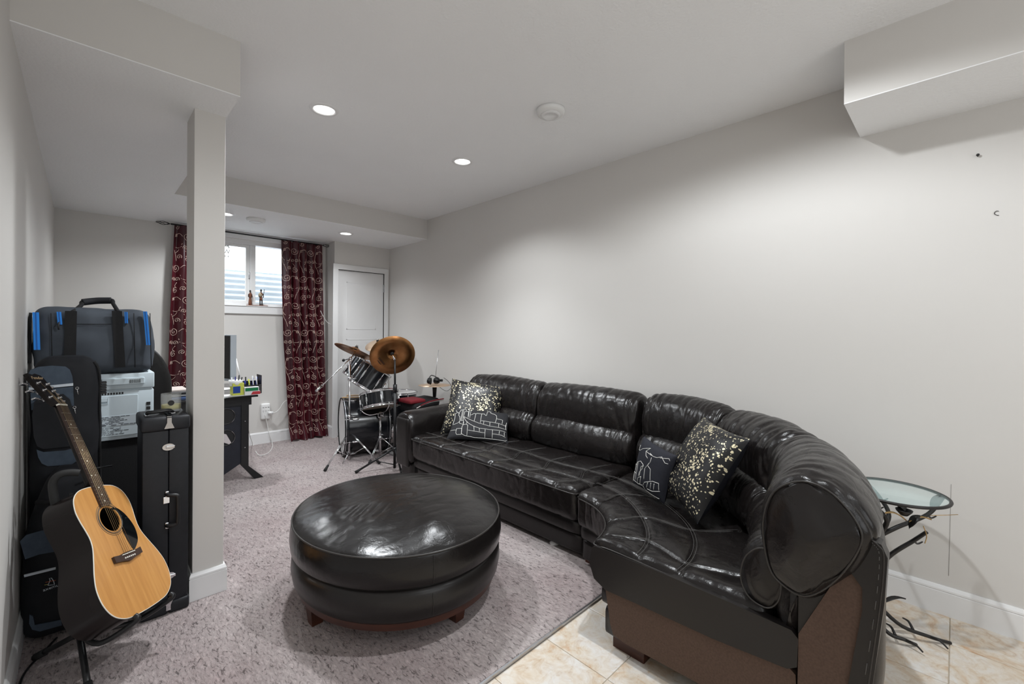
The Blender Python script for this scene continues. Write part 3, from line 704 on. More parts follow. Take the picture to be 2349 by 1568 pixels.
sky2 = [[(540,695),(560,640),(580,600),(590,540),(585,505)], [(615,455),(640,460),(625,490),(610,480),(650,500),(680,490),(740,485),(710,510),(715,545),(730,565)], [(710,510),(760,545),(745,525),(770,550),(800,560),(830,550),(850,600),(865,605)], [(820,560),(870,560),(875,580)], [(760,560),(750,600)], [(580,600),(600,585),(620,600)], [(550,690),(565,630),(590,640)], [(575,700),(590,640),(615,660),(600,710)], [(620,660),(640,580),(665,580),(690,610),(680,640),(650,660),(640,690)], [(600,640),(625,585),(640,580)], [(650,690),(670,620),(695,620)], [(690,720),(705,640),(735,610),(745,600),(730,620),(750,650),(740,740)], [(610,740),(630,700),(665,695),(640,750),(610,740)], [(665,770),(690,745),(760,745),(800,765),(790,825)], [(665,770),(670,810),(700,850),(775,890)], [(700,800),(740,825),(795,830)], [(720,750),(700,790)], [(745,755),(730,805)], [(770,765),(755,815)], [(560,690),(620,745),(660,765)]]
art2 = [[uvp(x, y, qd2) for x, y in pl] for pl in sky2]
P4 = [(2.34, .93, .845), (2.045, .615, .835), (1.90, .78, .46), (2.16, 1.08, .48)]
pillow('throw_pillow', 'large black pillow with gold flecks standing tilted in the curved corner of the sofa', P4, .07, SEQ, back=NAVY)
P3_ = [(2.20, 1.20, .72), (2.08, .955, .685), (2.06, 1.01, .435), (2.16, 1.24, .46)]
pillow('throw_pillow', 'small square dark pillow with white outline drawing, beside the tilted pillow', P3_, .045, NAVY, art=art2, art_w=.0013)
# ================================================================ CEILING FITTINGS
LAMP = mat('lit_lamp_face', (1,1,1), .5, emit=(1, .98, .95), estr=9)
for i, (x, y, z) in enumerate(POTS):
    t = thing('pot_light', ['lit recessed pot light in the main ceiling, nearest the column', 'bright lit recessed pot light in the main ceiling towards the sofa wall',
              'lit recessed pot light in the low soffit, in front of the door', 'lit recessed pot light in the low soffit, half behind the column'][i], 'light', (x, y, z), group='recessed pot lights')
    mk('trim_ring', *lathe([(.056, -.003), (.060, -.008), (.074, -.007), (.080, 0)], 40, (x, y, z), cap=False), WHITE, t)
    mk('reflector', *lathe([(.056, -.004), (.050, -.0015), (.040, -.001)], 40, (x, y, z), cap=False), mat('reflector', (.9,.9,.9), .3, emit=(1,.98,.95), estr=1.2), t)
    mk('lamp_face', *lathe([(.041, -.001), (.030, -.0025), (.001, -.003)], 32, (x, y, z), cap=True), LAMP, t)
for k, (x, y, z, r, lb) in enumerate(((1.917, 1.645, CEIL, .082, 'round white ceiling disc beside the sofa wall, unlit'), (1.168, 4.672, SOF, .080, 'round white disc in the low soffit, between the two soffit lights'))):
    t = thing('smoke_detector', lb, 'detector', (x, y, z))
    mk('base', *lathe([(r, 0), (r, -.012), (r*.93, -.026), (r*.78, -.030)], 40, (x, y, z)), SCREWED, t)
    mk('cover', *lathe([(r*.70, -.029), (r*.66, -.036), (r*.5, -.038), (r*.46, -.033), (.002, -.033)], 40, (x, y, z)), WHITE, t)
# ================================================================ WALL BITS
t = thing('wall_hook', 'small black nail hook high on the right wall', 'hook', at(2243, 358, x=XR))
p = at(2243, 358, x=XR); mk('nail', *cyl(p, p+Vector((-.014, 0, .002)), .003, 8), BLACKM, t)
mk('head', *lathe([(.001, 0), (.006, .001), (.004, .004)], 12, p+Vector((-.013, 0, .002)), (-1, 0, 0)), BLACKM, t)
p = [at(u, v, x=XR-.003) for u, v in ((2291, 484), (2285, 484), (2281, 488), (2282, 491), (2288, 493.5), (2291, 493))]
tag(mk('wall_hook', *tube(smoothpath(p, 5), .0012, 6), BLACKM), 'thin curved black wire hook on the right wall, below the nail', 'hook')
# thin grey line down the wall
p = [at(u, v, x=XR-.001) for u, v in ((2182, 1110), (2180, 1180), (2178, 1260), (2176, 1320))]
tag(mk('grey_wall_line', *tube(p, .0006, 5), mat('grey_line', (.25,.24,.23), .8)), 'thin grey line running down the right wall beside the glass table', 'thread')
# ================================================================ CURTAINS
SATIN = mat('burgundy_satin', (.075,.004,.010), .36, spec=.7, sheen=.25); n = NT(SATIN)
n.b.inputs['Sheen Tint'].default_value = (.7,.1,.14,1); n.b.inputs['Anisotropic'].default_value = .5
v = n.coord((1,1,.15)); n.l(n.ramp(n.noise(v, 9, 4), [(.35, (.022,.0015,.004)), (.65, (.052,.003,.008))]), n.b.inputs['Base Color'])
EMB = mat('rose_gold_embroidery', (.66,.50,.42), .5, sheen=.3)
def spiral(cx, cz, r, turns, d=1, a0=0, n_=18, r0=.15):
    return [(cx+d*r*(r0+(1-r0)*t)*math.cos(a0+t*turns*2*math.pi), cz+r*(r0+(1-r0)*t)*math.sin(a0+t*turns*2*math.pi)) for t in np.linspace(0, 1, n_)]
def scroll_unit(cx, z, d=1):
    """one vertical repeat (.62 m) of the embroidered scroll"""
    L = []
    L.append(spiral(cx, z-.05, .044, 1.7, d, 2.2)); L.append(spiral(cx-.02*d, z-.16, .022, 1.4, d, 1)); L.append(spiral(cx+.022*d, z-.16, .022, 1.4, -d, 1))
    L.append(spiral(cx, z-.27, .030, 1.6, d, -1.6)+[(cx+d*.005, z-.225), (cx-d*.02, z-.19)])
    L.append([(cx-d*.055, z-.36), (cx-d*.03, z-.335), (cx, z-.34), (cx+d*.03, z-.37), (cx+d*.055, z-.43)]); L.append(spiral(cx+.012*d, z-.355, .016, 1.3, d, 0))
    L.append([(cx+d*.055, z-.43), (cx+d*.02, z-.47), (cx-d*.02, z-.475), (cx-d*.05, z-.46)]); L.append([(cx-d*.055, z-.43), (cx-d*.02, z-.50), (cx+.02*d, z-.525)])
    L.append(spiral(cx-.03*d, z-.56, .024, 1.5, d, .6)); L.append([(cx, z-.60), (cx+.01*d, z-.55), (cx+.035*d, z-.50), (cx+.055*d, z-.43)])
    return L
def curtain(label, left, right, seed, nf, arc_w, drop, ncol):
    """left/right = [(z, x)] edges from the rod down"""
    t = thing('curtain', label, 'curtain', (left[-1][1], 5.33, CZ), group='embroidered burgundy curtains')
    ztop, zbot = left[0][0], left[-1][0]
    lz, lx = zip(*left[::-1]); rz, rx = zip(*right[::-1])
    def S_(u, v):
        z = ztop+(zbot-ztop)*v; x0 = np.interp(z, lz, lx); x1 = np.interp(z, rz, rx)
        ph = 2*math.pi*nf*u+.6*math.sin(v*3+seed)+.35*math.sin(u*9+seed*2)
        am = (.012+.026*min(1, v*5))*(1-.35*v)
        low = max(0, v-.93)/.07
        y = 5.318+am*math.sin(ph)+.012*nz((u*4, v*5, seed), 1)-low*.05-.02*low*math.sin(u*17+seed)
        x = x0+(x1-x0)*(u+.028*math.cos(ph)/nf*2)
        zz = z+(.006*math.sin(ph*1.3) if v < .01 else 0)+low*low*.02*math.sin(u*11)
        return np.array([x, y, max(zz, CZ+.004)])
    nu, nv = 110, 120; V = [S_(i/nu, j/nv) for i in range(nu+1) for j in range(nv+1)]
    Fs = [(i*(nv+1)+j, (i+1)*(nv+1)+j, (i+1)*(nv+1)+j+1, i*(nv+1)+j+1) for i in range(nu) for j in range(nv)]
    o = mk('drape', V, Fs, SATIN, t, recalc=False)
    sd = o.modifiers.new('thick', 'SOLIDIFY'); sd.thickness = .002
    parts = []; H = ztop-zbot
    for c_ in range(ncol):
        cx = (c_+.5)/ncol*arc_w
        for k_ in range(5):
            for pl in scroll_unit(cx, ztop+.25-k_*.62-(.31 if c_ % 2 else 0), 1 if c_ % 2 else -1):
                q = []
                for (a, b) in pl:
                    u = a/arc_w; v = (ztop-b)/H
                    if 0.005 < u < .995 and 0.005 < v < .985: q.append(S_(u, v)+np.array([0, -.004, 0]))
                if len(q) > 2: parts.append(tube(smoothpath(q, 3), .0021, 5))
    V, Fs = join(*parts); mk('embroidery', V, Fs, EMB, t)['kind'] = 'stuff'
    return t
curtain('burgundy satin curtain with rose gold scrolls, right of the window', [(2.298, 1.583), (1.22, 1.612), (.25, 1.665), (.02, 1.675)], [(2.298, 2.03), (1.22, 2.058), (.25, 2.085), (.02, 2.10)], 1.0, 5, .62, 0, 5)
curtain('burgundy satin curtain with rose gold scrolls, left of the window behind the column', [(2.305, .622), (1.5, .592), (.76, .575), (.02, .56)], [(2.305, .90), (1.22, .93), (.02, .96)], 4.2, 3, .40, 0, 4)
t = thing('curtain_rod', 'thin black curtain rod with twisted cage finials above the window', 'curtain rod', (1.3, 5.318, 2.303))
RY, RZ = 5.318, 2.303
mk('rod', *cyl((.60, RY, RZ), (2.03, RY, RZ), .008, 12), BLACKM, t)
for sx, x0 in ((-1, .60), (1, 2.03)):
    o = mk('finial', *join(*[tube([(x0+sx*(.005+.10*q_), RY+.017*math.sin(math.pi*q_)*math.cos(a+q_*3), RZ+.017*math.sin(math.pi*q_)*math.sin(a+q_*3)) for q_ in np.linspace(0, 1, 14)], .0025, 6) for a in np.arange(4)*math.pi/2], lathe([(.001, 0), (.006, .004), (.001, .012)], 12, (x0+sx*.103, RY, RZ), (sx, 0, 0))), BLACKM, t)
for x0 in (.66, 1.98): mk('bracket', *join(cyl((x0, RY, RZ), (x0, YW, RZ-.0), .005, 8), lathe([(.018, 0), (.018, -.004)], 16, (x0, YW, RZ), (0, 1, 0))), BLACKM, t)
# ================================================================ SILL FIGURINES
CARV = noisy('carved_red_brown_wood', (.12,.035,.018), (.25,.10,.05), 60, .6)
CARV_D = mat('dark_carved_wood', (.02,.012,.01), .6)
BONE = noisy('feather_and_bone', (.35,.28,.18), (.5,.42,.3), 90, .7)
sz = wb+.006
pa = at(566, 677, y=YW+.005); pb = at(614, 679, y=YW+.005)
t = thing('figurine', 'pair of small carved wooden figures on one base, standing on the window sill', 'figurine', (pa.x, YW, sz))
mk('base', *box(pa.x, pb.x, YW-.012, YW+.024, sz, sz+.008, .002), CARV, t, smooth=False)
xa = at(574, 660, y=YW+.005).x; xb = at(599, 660, y=YW+.005).x; z0 = sz+.008; ht = at(599, 636, y=YW+.005).z-z0
f1 = mk('female_figure', *lathe([(.015, 0), (.017, .02), (.015, .05), (.010, .075), (.014, .095), (.017, .115), (.010, .128), (.005, .134)], 18, (xa, YW+.006, z0)), CARV, t)
mk('head', *lathe([(.001, -.002), (.006, .004), (.0095, .014), (.009, .022), (.004, .029), (.001, .030)], 14, (xa, YW+.006, z0+.134)), CARV_D, f1)
mk('arm', *join(*[tube([(xa+s_*.015, YW+.006, z0+.118), (xa+s_*.019, YW+.0, z0+.09), (xa+s_*.006, YW-.010, z0+.08)], [.005, .004, .003], 7) for s_ in (-1, 1)]), CARV_D, f1)
f2 = mk('male_figure', *lathe([(.014, .055), (.016, .075), (.012, .09), (.017, .115), (.019, .128), (.010, .142), (.005, .148)], 18, (xb, YW+.006, z0)), CARV, t)
for s_ in (-1, 1):
    mk('leg', *tube([(xb+s_*.009, YW+.006, z0+.065), (xb+s_*.010, YW+.006, z0+.03), (xb+s_*.010, YW+.004, z0)], [.008, .006, .006], 9), CARV_D, f2)
    mk('arm', *tube([(xb+s_*.017, YW+.006, z0+.13), (xb+s_*.024, YW+.0, z0+.10), (xb+s_*.016, YW-.010, z0+.085)], [.0055, .0045, .004], 8), CARV_D, f2)
mk('head', *lathe([(.001, -.002), (.006, .004), (.010, .014), (.009, .024), (.004, .031), (.001, .032)], 14, (xb, YW+.006, z0+.148)), CARV_D, f2)
mk('feather_cape', *lathe([(.018, .095), (.022, .12), (.014, .138)], 16, (xb-.006, YW+.006, z0)), BONE, f2)
mk('spear', *tube([(xb+.018, YW-.004, z0+.09), (xb+.030, YW-.004, z0+.18)], [.0018, .0035], 6), CARV_D, f2)
# ================================================================ OUTLET, PLUGS AND CABLES
ox0, ox1, oz0, oz1 = 1.406, 1.503, .290, .468; WCAB = mat('white_cable', (.78,.78,.76), .45)
t = thing('outlet_adapter', 'white multi socket wall adapter plugged in beside the desk', 'adapter', ((ox0+ox1)/2, YW, oz0))
V, F_ = rbox(((ox0+ox1)/2, YW-.022, (oz0+oz1)/2), ((ox1-ox0)/2, .022, (oz1-oz0)/2), .018, 4); mk('body', V, F_, SCREWED, t)
for k in range(3):
    x = ox0+.022+k*.026
    mk('usb_port', *box(x-.007, x+.007, YW-.0455, YW-.043, oz1-.045, oz1-.040), SHADOWGAP, t, smooth=False)
    mk('socket', *join(box(x-.005, x-.003, YW-.0455, YW-.043, oz1-.085, oz1-.075), box(x+.003, x+.005, YW-.0455, YW-.043, oz1-.085, oz1-.075), box(x-.0015, x+.0015, YW-.0455, YW-.043, oz1-.096, oz1-.091)), SHADOWGAP, t, smooth=False)
p0 = at(615, 947, y=YW-.06); p1 = at(627, 946, y=YW-.07)
t = thing('charger_plug', 'white charger plug in the adapter with its cable running to the curtain', 'plug', p0)
mk('plug_body', *cyl(p0, p1, .018, 18, .014), SCREWED, t)
pts = [p1]+[at(u, v, y=YW-.06) for u, v in ((634, 944), (642, 936), (648, 926), (655, 919), (664, 917))]
mk('cable', *tube(smoothpath(pts, 6), .0035, 8), WCAB, t)
pts = [at(608, 951, y=YW-.055), at(613, 972, y=YW-.05), at(618, 998, y=YW-.06), Vector((1.50, 5.25, .04)), at(625, 1024, z=CZ+.004), at(617, 1037, z=CZ+.004), at(600, 1044, z=CZ+.004), at(590, 1040, z=CZ+.004), at(581, 1020, z=CZ+.004), at(572, 995, y=5.2), at(568, 965, y=4.9), at(566, 930, y=4.6)]
pts[3] = at(624, 1014, z=CZ+.006)
tag(mk('cable', *tube(smoothpath(pts, 8), .0035, 8), WCAB), 'white cable looping from the adapter down over the carpet to the desk', 'cable')
pts = [at(u, v, y=5.24) for u, v in ((735, 712), (742, 726), (750, 738), (760, 744), (768, 750), (774, 758))]
tag(mk('cable', *tube(smoothpath(pts, 6), .0028, 8), WCAB), 'thin white cord strung from the right curtain to the door frame', 'cable')
# ================================================================ DESK, CHAIR AND THINGS ON THE DESK
DESKP = noisy('dark_navy_panel', (.009,.011,.018), (.013,.015,.024), 30, .45)
t = thing('desk', 'black metal desk with panelled end standing in the window nook behind the column', 'desk', (.8, 4.6, CZ))
DY = 4.19
def fr_(p, q, d): return (p, d, q)
GTOP = mat('black_glass_top', (.01,.01,.011), .08)
mk('desk_top', *box(.38, 1.06, 4.14, 5.22, .722, .738, .003), GTOP, t, smooth=False)
mk('apron', *join(box(.40, 1.02, DY-.01, DY+.015, .655, .722), box(.99, 1.02, DY, 5.2, .655, .722)), BLACKM, t, smooth=False)
mk('frame', *prism([(.945, .69), (1.0, .69), (1.0, .14), (1.115, CZ), (1.045, CZ), (.945, .155)], DY-.012, DY+.03, fr_), BLACKM, t, smooth=False)
mk('frame', *prism([(.345, .69), (.40, .69), (.40, .155), (.30, CZ), (.235, CZ), (.345, .14)], DY-.012, DY+.03, fr_), BLACKM, t, smooth=False)
for x_ in (.96, .36): mk('frame', *box(x_, x_+.04, 5.16, 5.20, CZ, .72, .003), BLACKM, t, smooth=False)
ep = mk('end_panel', *prism([(.40, .655), (.945, .655), (.945, .17), (.80, .085), (.55, .085), (.40, .17)], DY, DY+.018, fr_), DESKP, t, smooth=False)
for cz_ in (.575, .40):
    mk('round_cutout', *join(lathe([(.058, 0), (.058, -.003), (.066, -.004), (.068, 0)], 32, (.838, DY, cz_), (0, 1, 0), cap=False), lathe([(.058, -.001), (.001, -.001)], 32, (.838, DY, cz_), (0, 1, 0), cap=False)), BLACKP, ep)
    mk('cutout_rim', *tube([(.838+.063*math.cos(a), DY-.005, cz_+.063*math.sin(a)) for a in np.linspace(-.9, .9, 12)], .0015, 6), CHROME, ep)
mk('papers_inside', *prism([(.815, .37), (.86, .345), (.875, .355), (.84, .43), (.815, .44)], DY-.004, DY-.002, fr_), mat('pale_paper', (.6,.55,.55), .8), ep, smooth=False)
for z_ in (.52, .30): mk('bolt', *lathe([(.006, 0), (.004, -.004), (.001, -.005)], 10, (.972, DY-.012, z_), (0, 1, 0)), CHROME, t)
# monitor: dark screen, silver edge
mo = thing('monitor', 'flat computer monitor seen from its side edge, standing on the black desk', 'monitor', (.86, 4.55, .738))
c0 = at(516, 768, y=4.42); e0 = at(529.5, 768, y=4.42); zt = e0.z-.0; zb = .84
ex = e0.x; sl = Vector((-.34, .90, 0)).normalized()
nrm = Vector((sl.y, -sl.x, 0)) if False else Vector((-.90, -.34, 0)).normalized()
SCR = mat('glossy_black_screen', (.004,.004,.005), .04)
ALU = mat('silver_grey_plastic', (.56,.62,.68), .35, metal=.2)
def slab(o_, u_, w_, n_, th, z0_, z1_):
    o_ = Vector(o_); P_ = [o_, o_+u_*w_, o_+u_*w_-n_*th, o_-n_*th]
    return np.array([(p.x, p.y, z) for z in (z0_, z1_) for p in P_]), [(0,1,2,3), (7,6,5,4), (0,1,5,4), (1,2,6,5), (2,3,7,6), (3,0,4,7)]
mk('housing', *slab((ex, 4.42, 0), sl, .50, nrm, .05, zb, zt), ALU, mo, smooth=False)
mk('screen', *slab(Vector((ex, 4.42, 0))+sl*.008+nrm*.002, sl, .48, nrm, .003, zb+.02, zt-.008), SCR, mo, smooth=False)
mk('vent', *slab(Vector((ex+.001, 4.435, 0)), Vector((.001, 0, 0)).normalized(), .002, Vector((-.3,-.62,0)).normalized(), .006, 1.0, 1.12), SHADOWGAP, mo, smooth=False)
cb = Vector((ex, 4.42, 0))+sl*.26-nrm*.05
mk('stand', *tube([(cb.x, cb.y, 1.0), (cb.x+.05, cb.y+.09, .86), (cb.x+.04, cb.y+.09, .745)], .014, 8), SCREWED, mo)
mk('stand_base', *lathe([(.10, 0), (.10, .006), (.02, .010)], 28, (cb.x+.02, cb.y+.05, .738)), SCREWED, mo)
# leaning white board/tablet behind
a_ = at(541.5, 822, y=4.75); b_ = at(556, 872, y=4.75)
o = mk('tablet_stand', *tube([(a_.x, 4.75, a_.z), (b_.x, 4.75, .745)], .006, 6), SCREWED); tag(o, 'white prop leaning beside the monitor on the desk', 'stand')
PAPER = mat('white_paper', (.75,.75,.76), .7)
def simple_box(name, label, cat, bx, m, bev=.002, group=None):
    o = mk(name, *box(*bx, bev), m, smooth=False); tag(o, label, cat, group); return o
# paper sheets, cups, tray, small boxes
tp = .738
pr_ = mk('paper_sheet', *prism([(.70, 4.20), (.97, 4.17), (.99, 4.30), (.72, 4.33)], tp, tp+.003, lambda p, q, d: (p, q, d)), PAPER, smooth=False); tag(pr_, 'white papers lying on the desk under the yellow and blue cup', 'paper')
cu = thing('pen_cup', 'square yellow and blue cup on the desk, full of pens', 'cup', (.90, 4.22, tp+.003))
cx0 = at(532, 900, y=4.19).x; cx1 = at(560, 900, y=4.19).x; cw_ = cx1-cx0
YEL = mat('lime_yellow_card', (.55,.58,.09), .5); BLU = mat('royal_blue_card', (.01,.05,.28), .45)
mk('cup_body', *box(cx0+.004, cx1, 4.19, 4.19+cw_, tp+.003, tp+.105, .004), YEL, cu, smooth=False)
mk('blue_panel', *box(cx0+.008, cx1-.028, 4.1885, 4.190, tp+.022, tp+.078), BLU, cu, smooth=False)
mk('blue_panel', *box(cx1-.001, cx1+.001, 4.2, 4.19+cw_-.01, tp+.015, tp+.09), BLU, cu, smooth=False)
mk('rim', *lathe([(.043, .08), (.052, .128), (.050, .128), (.042, .085)], 28, ((cx0+cx1)/2-.008, 4.19+cw_/2, tp)), SCREWED, cu)
pens = [(.0, 0, .06, (.02,.02,.16)), (.02, .01, .075, (.01,.01,.012)), (-.015, .015, .05, (.7,.7,.72)), (.03, -.01, .05, (.012,.01,.01))]
for i, (dx, dy, h, c_) in enumerate(pens):
    x, y = (cx0+cx1)/2-.01+dx, 4.19+cw_/2+dy
    o = mk('pen', *cyl((x-.005, y, tp+.015), (x+dx*.5, y+dy*.5, tp+.12+h*.6), .0045, 8), mat('pen_colour_%d' % i, c_, .4)); tag(o, ['navy pen', 'black pen', 'silver pen', 'dark brown marker'][i]+' standing in the yellow and blue cup on the desk', 'pen', 'pens in the yellow cup')
tx0 = at(563, 870, y=4.24).x; tx1 = at(603, 870, y=4.24).x-.01
tr = thing('pen_tray', 'black mesh desk organiser crammed with blue pens, at the desk corner', 'organiser', ((tx0+tx1)/2, 4.3, tp))
mk('mesh_tray', *join(box(tx0, tx1, 4.235, 4.24, tp, tp+.075), box(tx0, tx1, 4.37, 4.375, tp, tp+.10), box(tx0, tx0+.004, 4.235, 4.375, tp, tp+.09), box(tx1-.004, tx1, 4.235, 4.375, tp, tp+.155), box(tx0, tx1, 4.235, 4.375, tp, tp+.004)), BLACKM, tr, smooth=False)
for k in range(3): mk('mesh_row', *join(*[box(tx1-.02+.006*k, tx1-.0175+.006*k, 4.2335, 4.235, tp+.01+.009*j, tp+.014+.009*j) for j in range(8)]), STEEL, tr, smooth=False)
cols = [(.01,.02,.25), (.01,.01,.012), (.55,.55,.58), (.5,.55,.05), (.02,.1,.4), (.01,.02,.3), (.6,.6,.62), (.012,.012,.02), (.02,.05,.35), (.65,.65,.66)]
for i, c_ in enumerate(cols):
    x = tx0+.012+(tx1-tx0-.03)*i/9; h = (.115, .14, .10, .125, .105, .13, .15, .11, .135, .145)[i]; y = 4.25+.1*((i*37) % 10)/10
    o = mk('pen', *cyl((x, y, tp+.006), (x+.012*((i % 3)-1), y+.01, tp+h), .0055, 8), mat('marker_%d' % i, c_, .4)); tag(o, ['dark blue pen at the left end', 'tall black pen second from the left', 'short silver pen', 'yellow highlighter', 'mid blue pen', 'navy pen near the middle', 'tall pale grey pen', 'black pen right of the middle', 'blue pen second from the right', 'pale pen at the right end'][i]+' of the black mesh organiser', 'pen', 'pens in the mesh organiser')
gx0 = at(561, 895, y=4.17).x; gx1 = at(594, 895, y=4.17).x; gx2 = at(597, 900, y=4.17).x
GRN = mat('green_card', (.0,.16,.05), .5); REDC = mat('red_card', (.45,.03,.04), .5); WCARD = mat('white_card', (.75,.75,.76), .5)
b1 = thing('carton', 'small green and white medicine carton on top of the red and white one', 'box', (gx0, 4.17, tp+.034))
mk('carton_body', *box(gx0, gx1, 4.17, 4.21, tp+.030, tp+.066, .001), WCARD, b1, smooth=False); mk('green_print', *box(gx0+.005, gx1-.005, 4.1693, 4.17, tp+.033, tp+.060), GRN, b1, smooth=False)
b2 = thing('carton', 'small white and red medicine carton on the desk, under the green one', 'box', (gx0, 4.165, tp))
mk('carton_body', *box(gx0, gx2, 4.165, 4.215, tp, tp+.029, .001), WCARD, b2, smooth=False); mk('red_print', *prism([(gx0+.045, tp+.003), (gx2-.001, tp+.003), (gx2-.001, tp+.028), (gx0+.060, tp+.028)], 4.1643, 4.165, fr_), REDC, b2, smooth=False)
for k, (z_, w_, c_) in enumerate(((0, .17, (.12,.2,.45)), (.02, .16, (.7,.7,.7)), (.034, .19, (.03,.03,.035)), (.05, .17, (.65,.65,.68)), (.062, .15, (.7,.62,.58)))):
    x1_ = .62-.006*k; o = mk('book', *box(x1_-w_, x1_, 4.32-.01*k, 4.55, tp+z_, tp+z_+.012+(k == 2)*.003, .001), mat('book_cover_%d' % k, c_, .6), smooth=False)
    tag(o, ['blue book at the bottom of the pile on the desk, left of the column', 'white book second from the bottom of the desk pile', 'black book in the middle of the desk pile', 'pale grey book second from the top of the desk pile', 'pinkish book on top of the desk pile'][k], 'book', 'pile of books and papers on the desk')
# office chair
ch = thing('office_chair', 'black leather office chair with a rounded back, behind the duffel bag', 'office chair', (.2, 3.95, CZ))
V, N, F_ = pad((.25, .06, .36), .058, (24, 8, 30), crown=(0, .03, 0)); U = V.copy()
s_ = np.clip((U[:, 2]+.36)/.72, 0, 1); tapr = np.sqrt(np.clip(1-np.clip((s_-.55)/.45, 0, 1)**2*.85, 0, 1))
V = U.copy(); V[:, 0] *= tapr; V[:, 0] += .20; V[:, 1] += 3.95-.1*s_; V[:, 2] += .83
mk('backrest', V, F_, leather('chair_leather', (.008,.008,.008), (.011,.011,.011), .45), ch)
V, N, F_ = pad((.25, .24, .05), .045, (16, 16, 6), crown=(0, 0, .02)); mk('seat', V+np.array([.20, 3.68, .47]), F_, MATS['chair_leather'], ch)
mk('gas_column', *cyl((.2, 3.68, .10), (.2, 3.68, .43), .025, 14), BLACKP, ch)
for k in range(5):
    a = k*2*math.pi/5+.3; e = (.2+.28*math.cos(a), 3.68+.28*math.sin(a)); lg = mk('base_arm', *tube([(.2, 3.68, .12), (e[0], e[1], .09)], [.022, .014], 8), BLACKP, ch)
    mk('castor', *cyl((e[0]-.01, e[1], .05), (e[0]+.01, e[1], .05), .028, 14), BLACKP, lg)
# ================================================================ LEFT WALL GROUP
NYL = noisy('charcoal_nylon', (.045,.054,.068), (.058,.069,.086), 14, .78, .35, .004, 9)
NYLB = noisy('black_nylon', (.008,.009,.012), (.013,.014,.018), 14, .75, .3, .003, 12)
WEB = noisy('black_webbing', (.006,.006,.007), (.009,.009,.010), 60, .85, .2, .0006, 300)
ZIPB = mat('bright_blue_zip', (.01,.22,.72), .5)
GREYB = noisy('grey_blue_panel', (.055,.075,.105), (.07,.095,.13), 40, .8, .25, .001, 300)
SILV = mat('silver_reflective_tape', (.62,.68,.74), .35)
# black cabinet
cab = thing('speaker_cabinet', 'plain black cabinet standing under the white printer', 'cabinet', (.08, 3.15, CZ))
mk('body', *box(-.145, .285, 2.96, 3.40, CZ, .728, .010), noisy('black_carpet_covering', (.006,.006,.007), (.010,.010,.011), 200, .95, .4, .001, 400), cab, angle=40)
for (x, z) in ((-.145, .728), (.285, .728)): mk('corner_cap', *box(x-.012 if x > 0 else x-.002, x+.002 if x > 0 else x+.012, 2.957, 2.985, z-.03, z+.001, .003), BLACKP, cab)
# printer (seen from the back)
PRW = noisy('pale_blue_grey_plastic', (.60,.69,.74), (.63,.72,.77), 5, .42, .02, .0004, 200)
pz0, pz1, py, px0, px1 = .732, 1.064, 2.95, -.135, .266
pr_ = thing('printer', 'pale grey laser printer turned back to front on the black cabinet, under the duffel bag', 'printer', (.07, 3.1, pz0))
mk('housing', *box(px0, px1, py, 3.33, pz0, pz0+.245, .006), PRW, pr_, angle=40)
mk('scanner_unit', *box(px0-.002, px1+.002, py-.004, 3.335, pz0+.252, pz1, .006), PRW, pr_, angle=40)
mk('neck', *box(px0+.01, px1-.008, py+.008, 3.32, pz0+.240, pz0+.256), PRW, pr_, smooth=False)
mk('rear_cover', *box(.066, .228, py-.012, py, pz0+.276, pz0+.308, .003), PRW, pr_, smooth=False)
for k in range(6): mk('vent_slot', *box(.170+.0075*k, .173+.0075*k, py-.0135, py-.012, pz0+.282, pz0+.300), SHADOWGAP, pr_, smooth=False)
for k in range(8): mk('vent_slot', *box(.066+.0105*k, .073+.0105*k, py-.001, py+.002, pz0+.228, pz0+.238), SHADOWGAP, pr_, smooth=False)
mk('rear_door', *box(.0, .202, py-.003, py+.001, pz0+.02, pz0+.222, .0015), PRW, pr_, smooth=False)
mk('door_handle', *join(box(.028, .088, py-.005, py-.003, pz0+.183, pz0+.186), box(.028, .088, py-.005, py-.003, pz0+.196, pz0+.212), box(.087, .089, py-.005, py-.003, pz0+.183, pz0+.212)), PRW, pr_, smooth=False)
mk('handle_recess', *box(.03, .087, py-.0045, py-.003, pz0+.187, pz0+.195), mat('recess_shadow_plastic', (.3,.36,.4), .5), pr_, smooth=False)
for z_ in (.158, .182): mk('network_socket', *box(.236, .252, py-.002, py+.001, pz0+z_-.02, pz0+z_-.004), SHADOWGAP, pr_, smooth=False)
lab = mk('rating_label', *box(.052, .196, py-.0042, py-.003, pz0+.072, pz0+.122), mat('label_film', (.58,.65,.70), .4), pr_, smooth=False)
INK = mat('label_print', (.06,.07,.09), .6)
rl = random.Random(3)
parts = []
for row in range(7):
    x = .054
    while x < .19-(.03 if row > 2 else 0)*(row % 3):
        w_ = rl.uniform(.004, .02); 
        if rl.random() < .62: parts.append(box(x, x+w_, py-.0048, py-.0042, pz0+.116-row*.0068, pz0+.1185-row*.0068+(.002 if row == 6 and x < .08 else 0)))
        x += w_+.003
for row in range(5):
    x = .054
    while x < .15:
        w_ = rl.uniform(.003, .02)
        if rl.random() < .55: parts.append(box(x, x+w_, py-.0040, py-.003, pz0+.062-row*.008, pz0+.0635-row*.008))
        x += w_+.004
V, F_ = join(*parts); mk('label_lines', V, F_, INK, pr_, smooth=False)['kind'] = 'stuff'
mk('certification_mark', *place(text_mesh('CE', .012, .0003), (.123, py-.0042, pz0+.052), (1,0,0), (0,0,1)), INK, pr_, smooth=False)
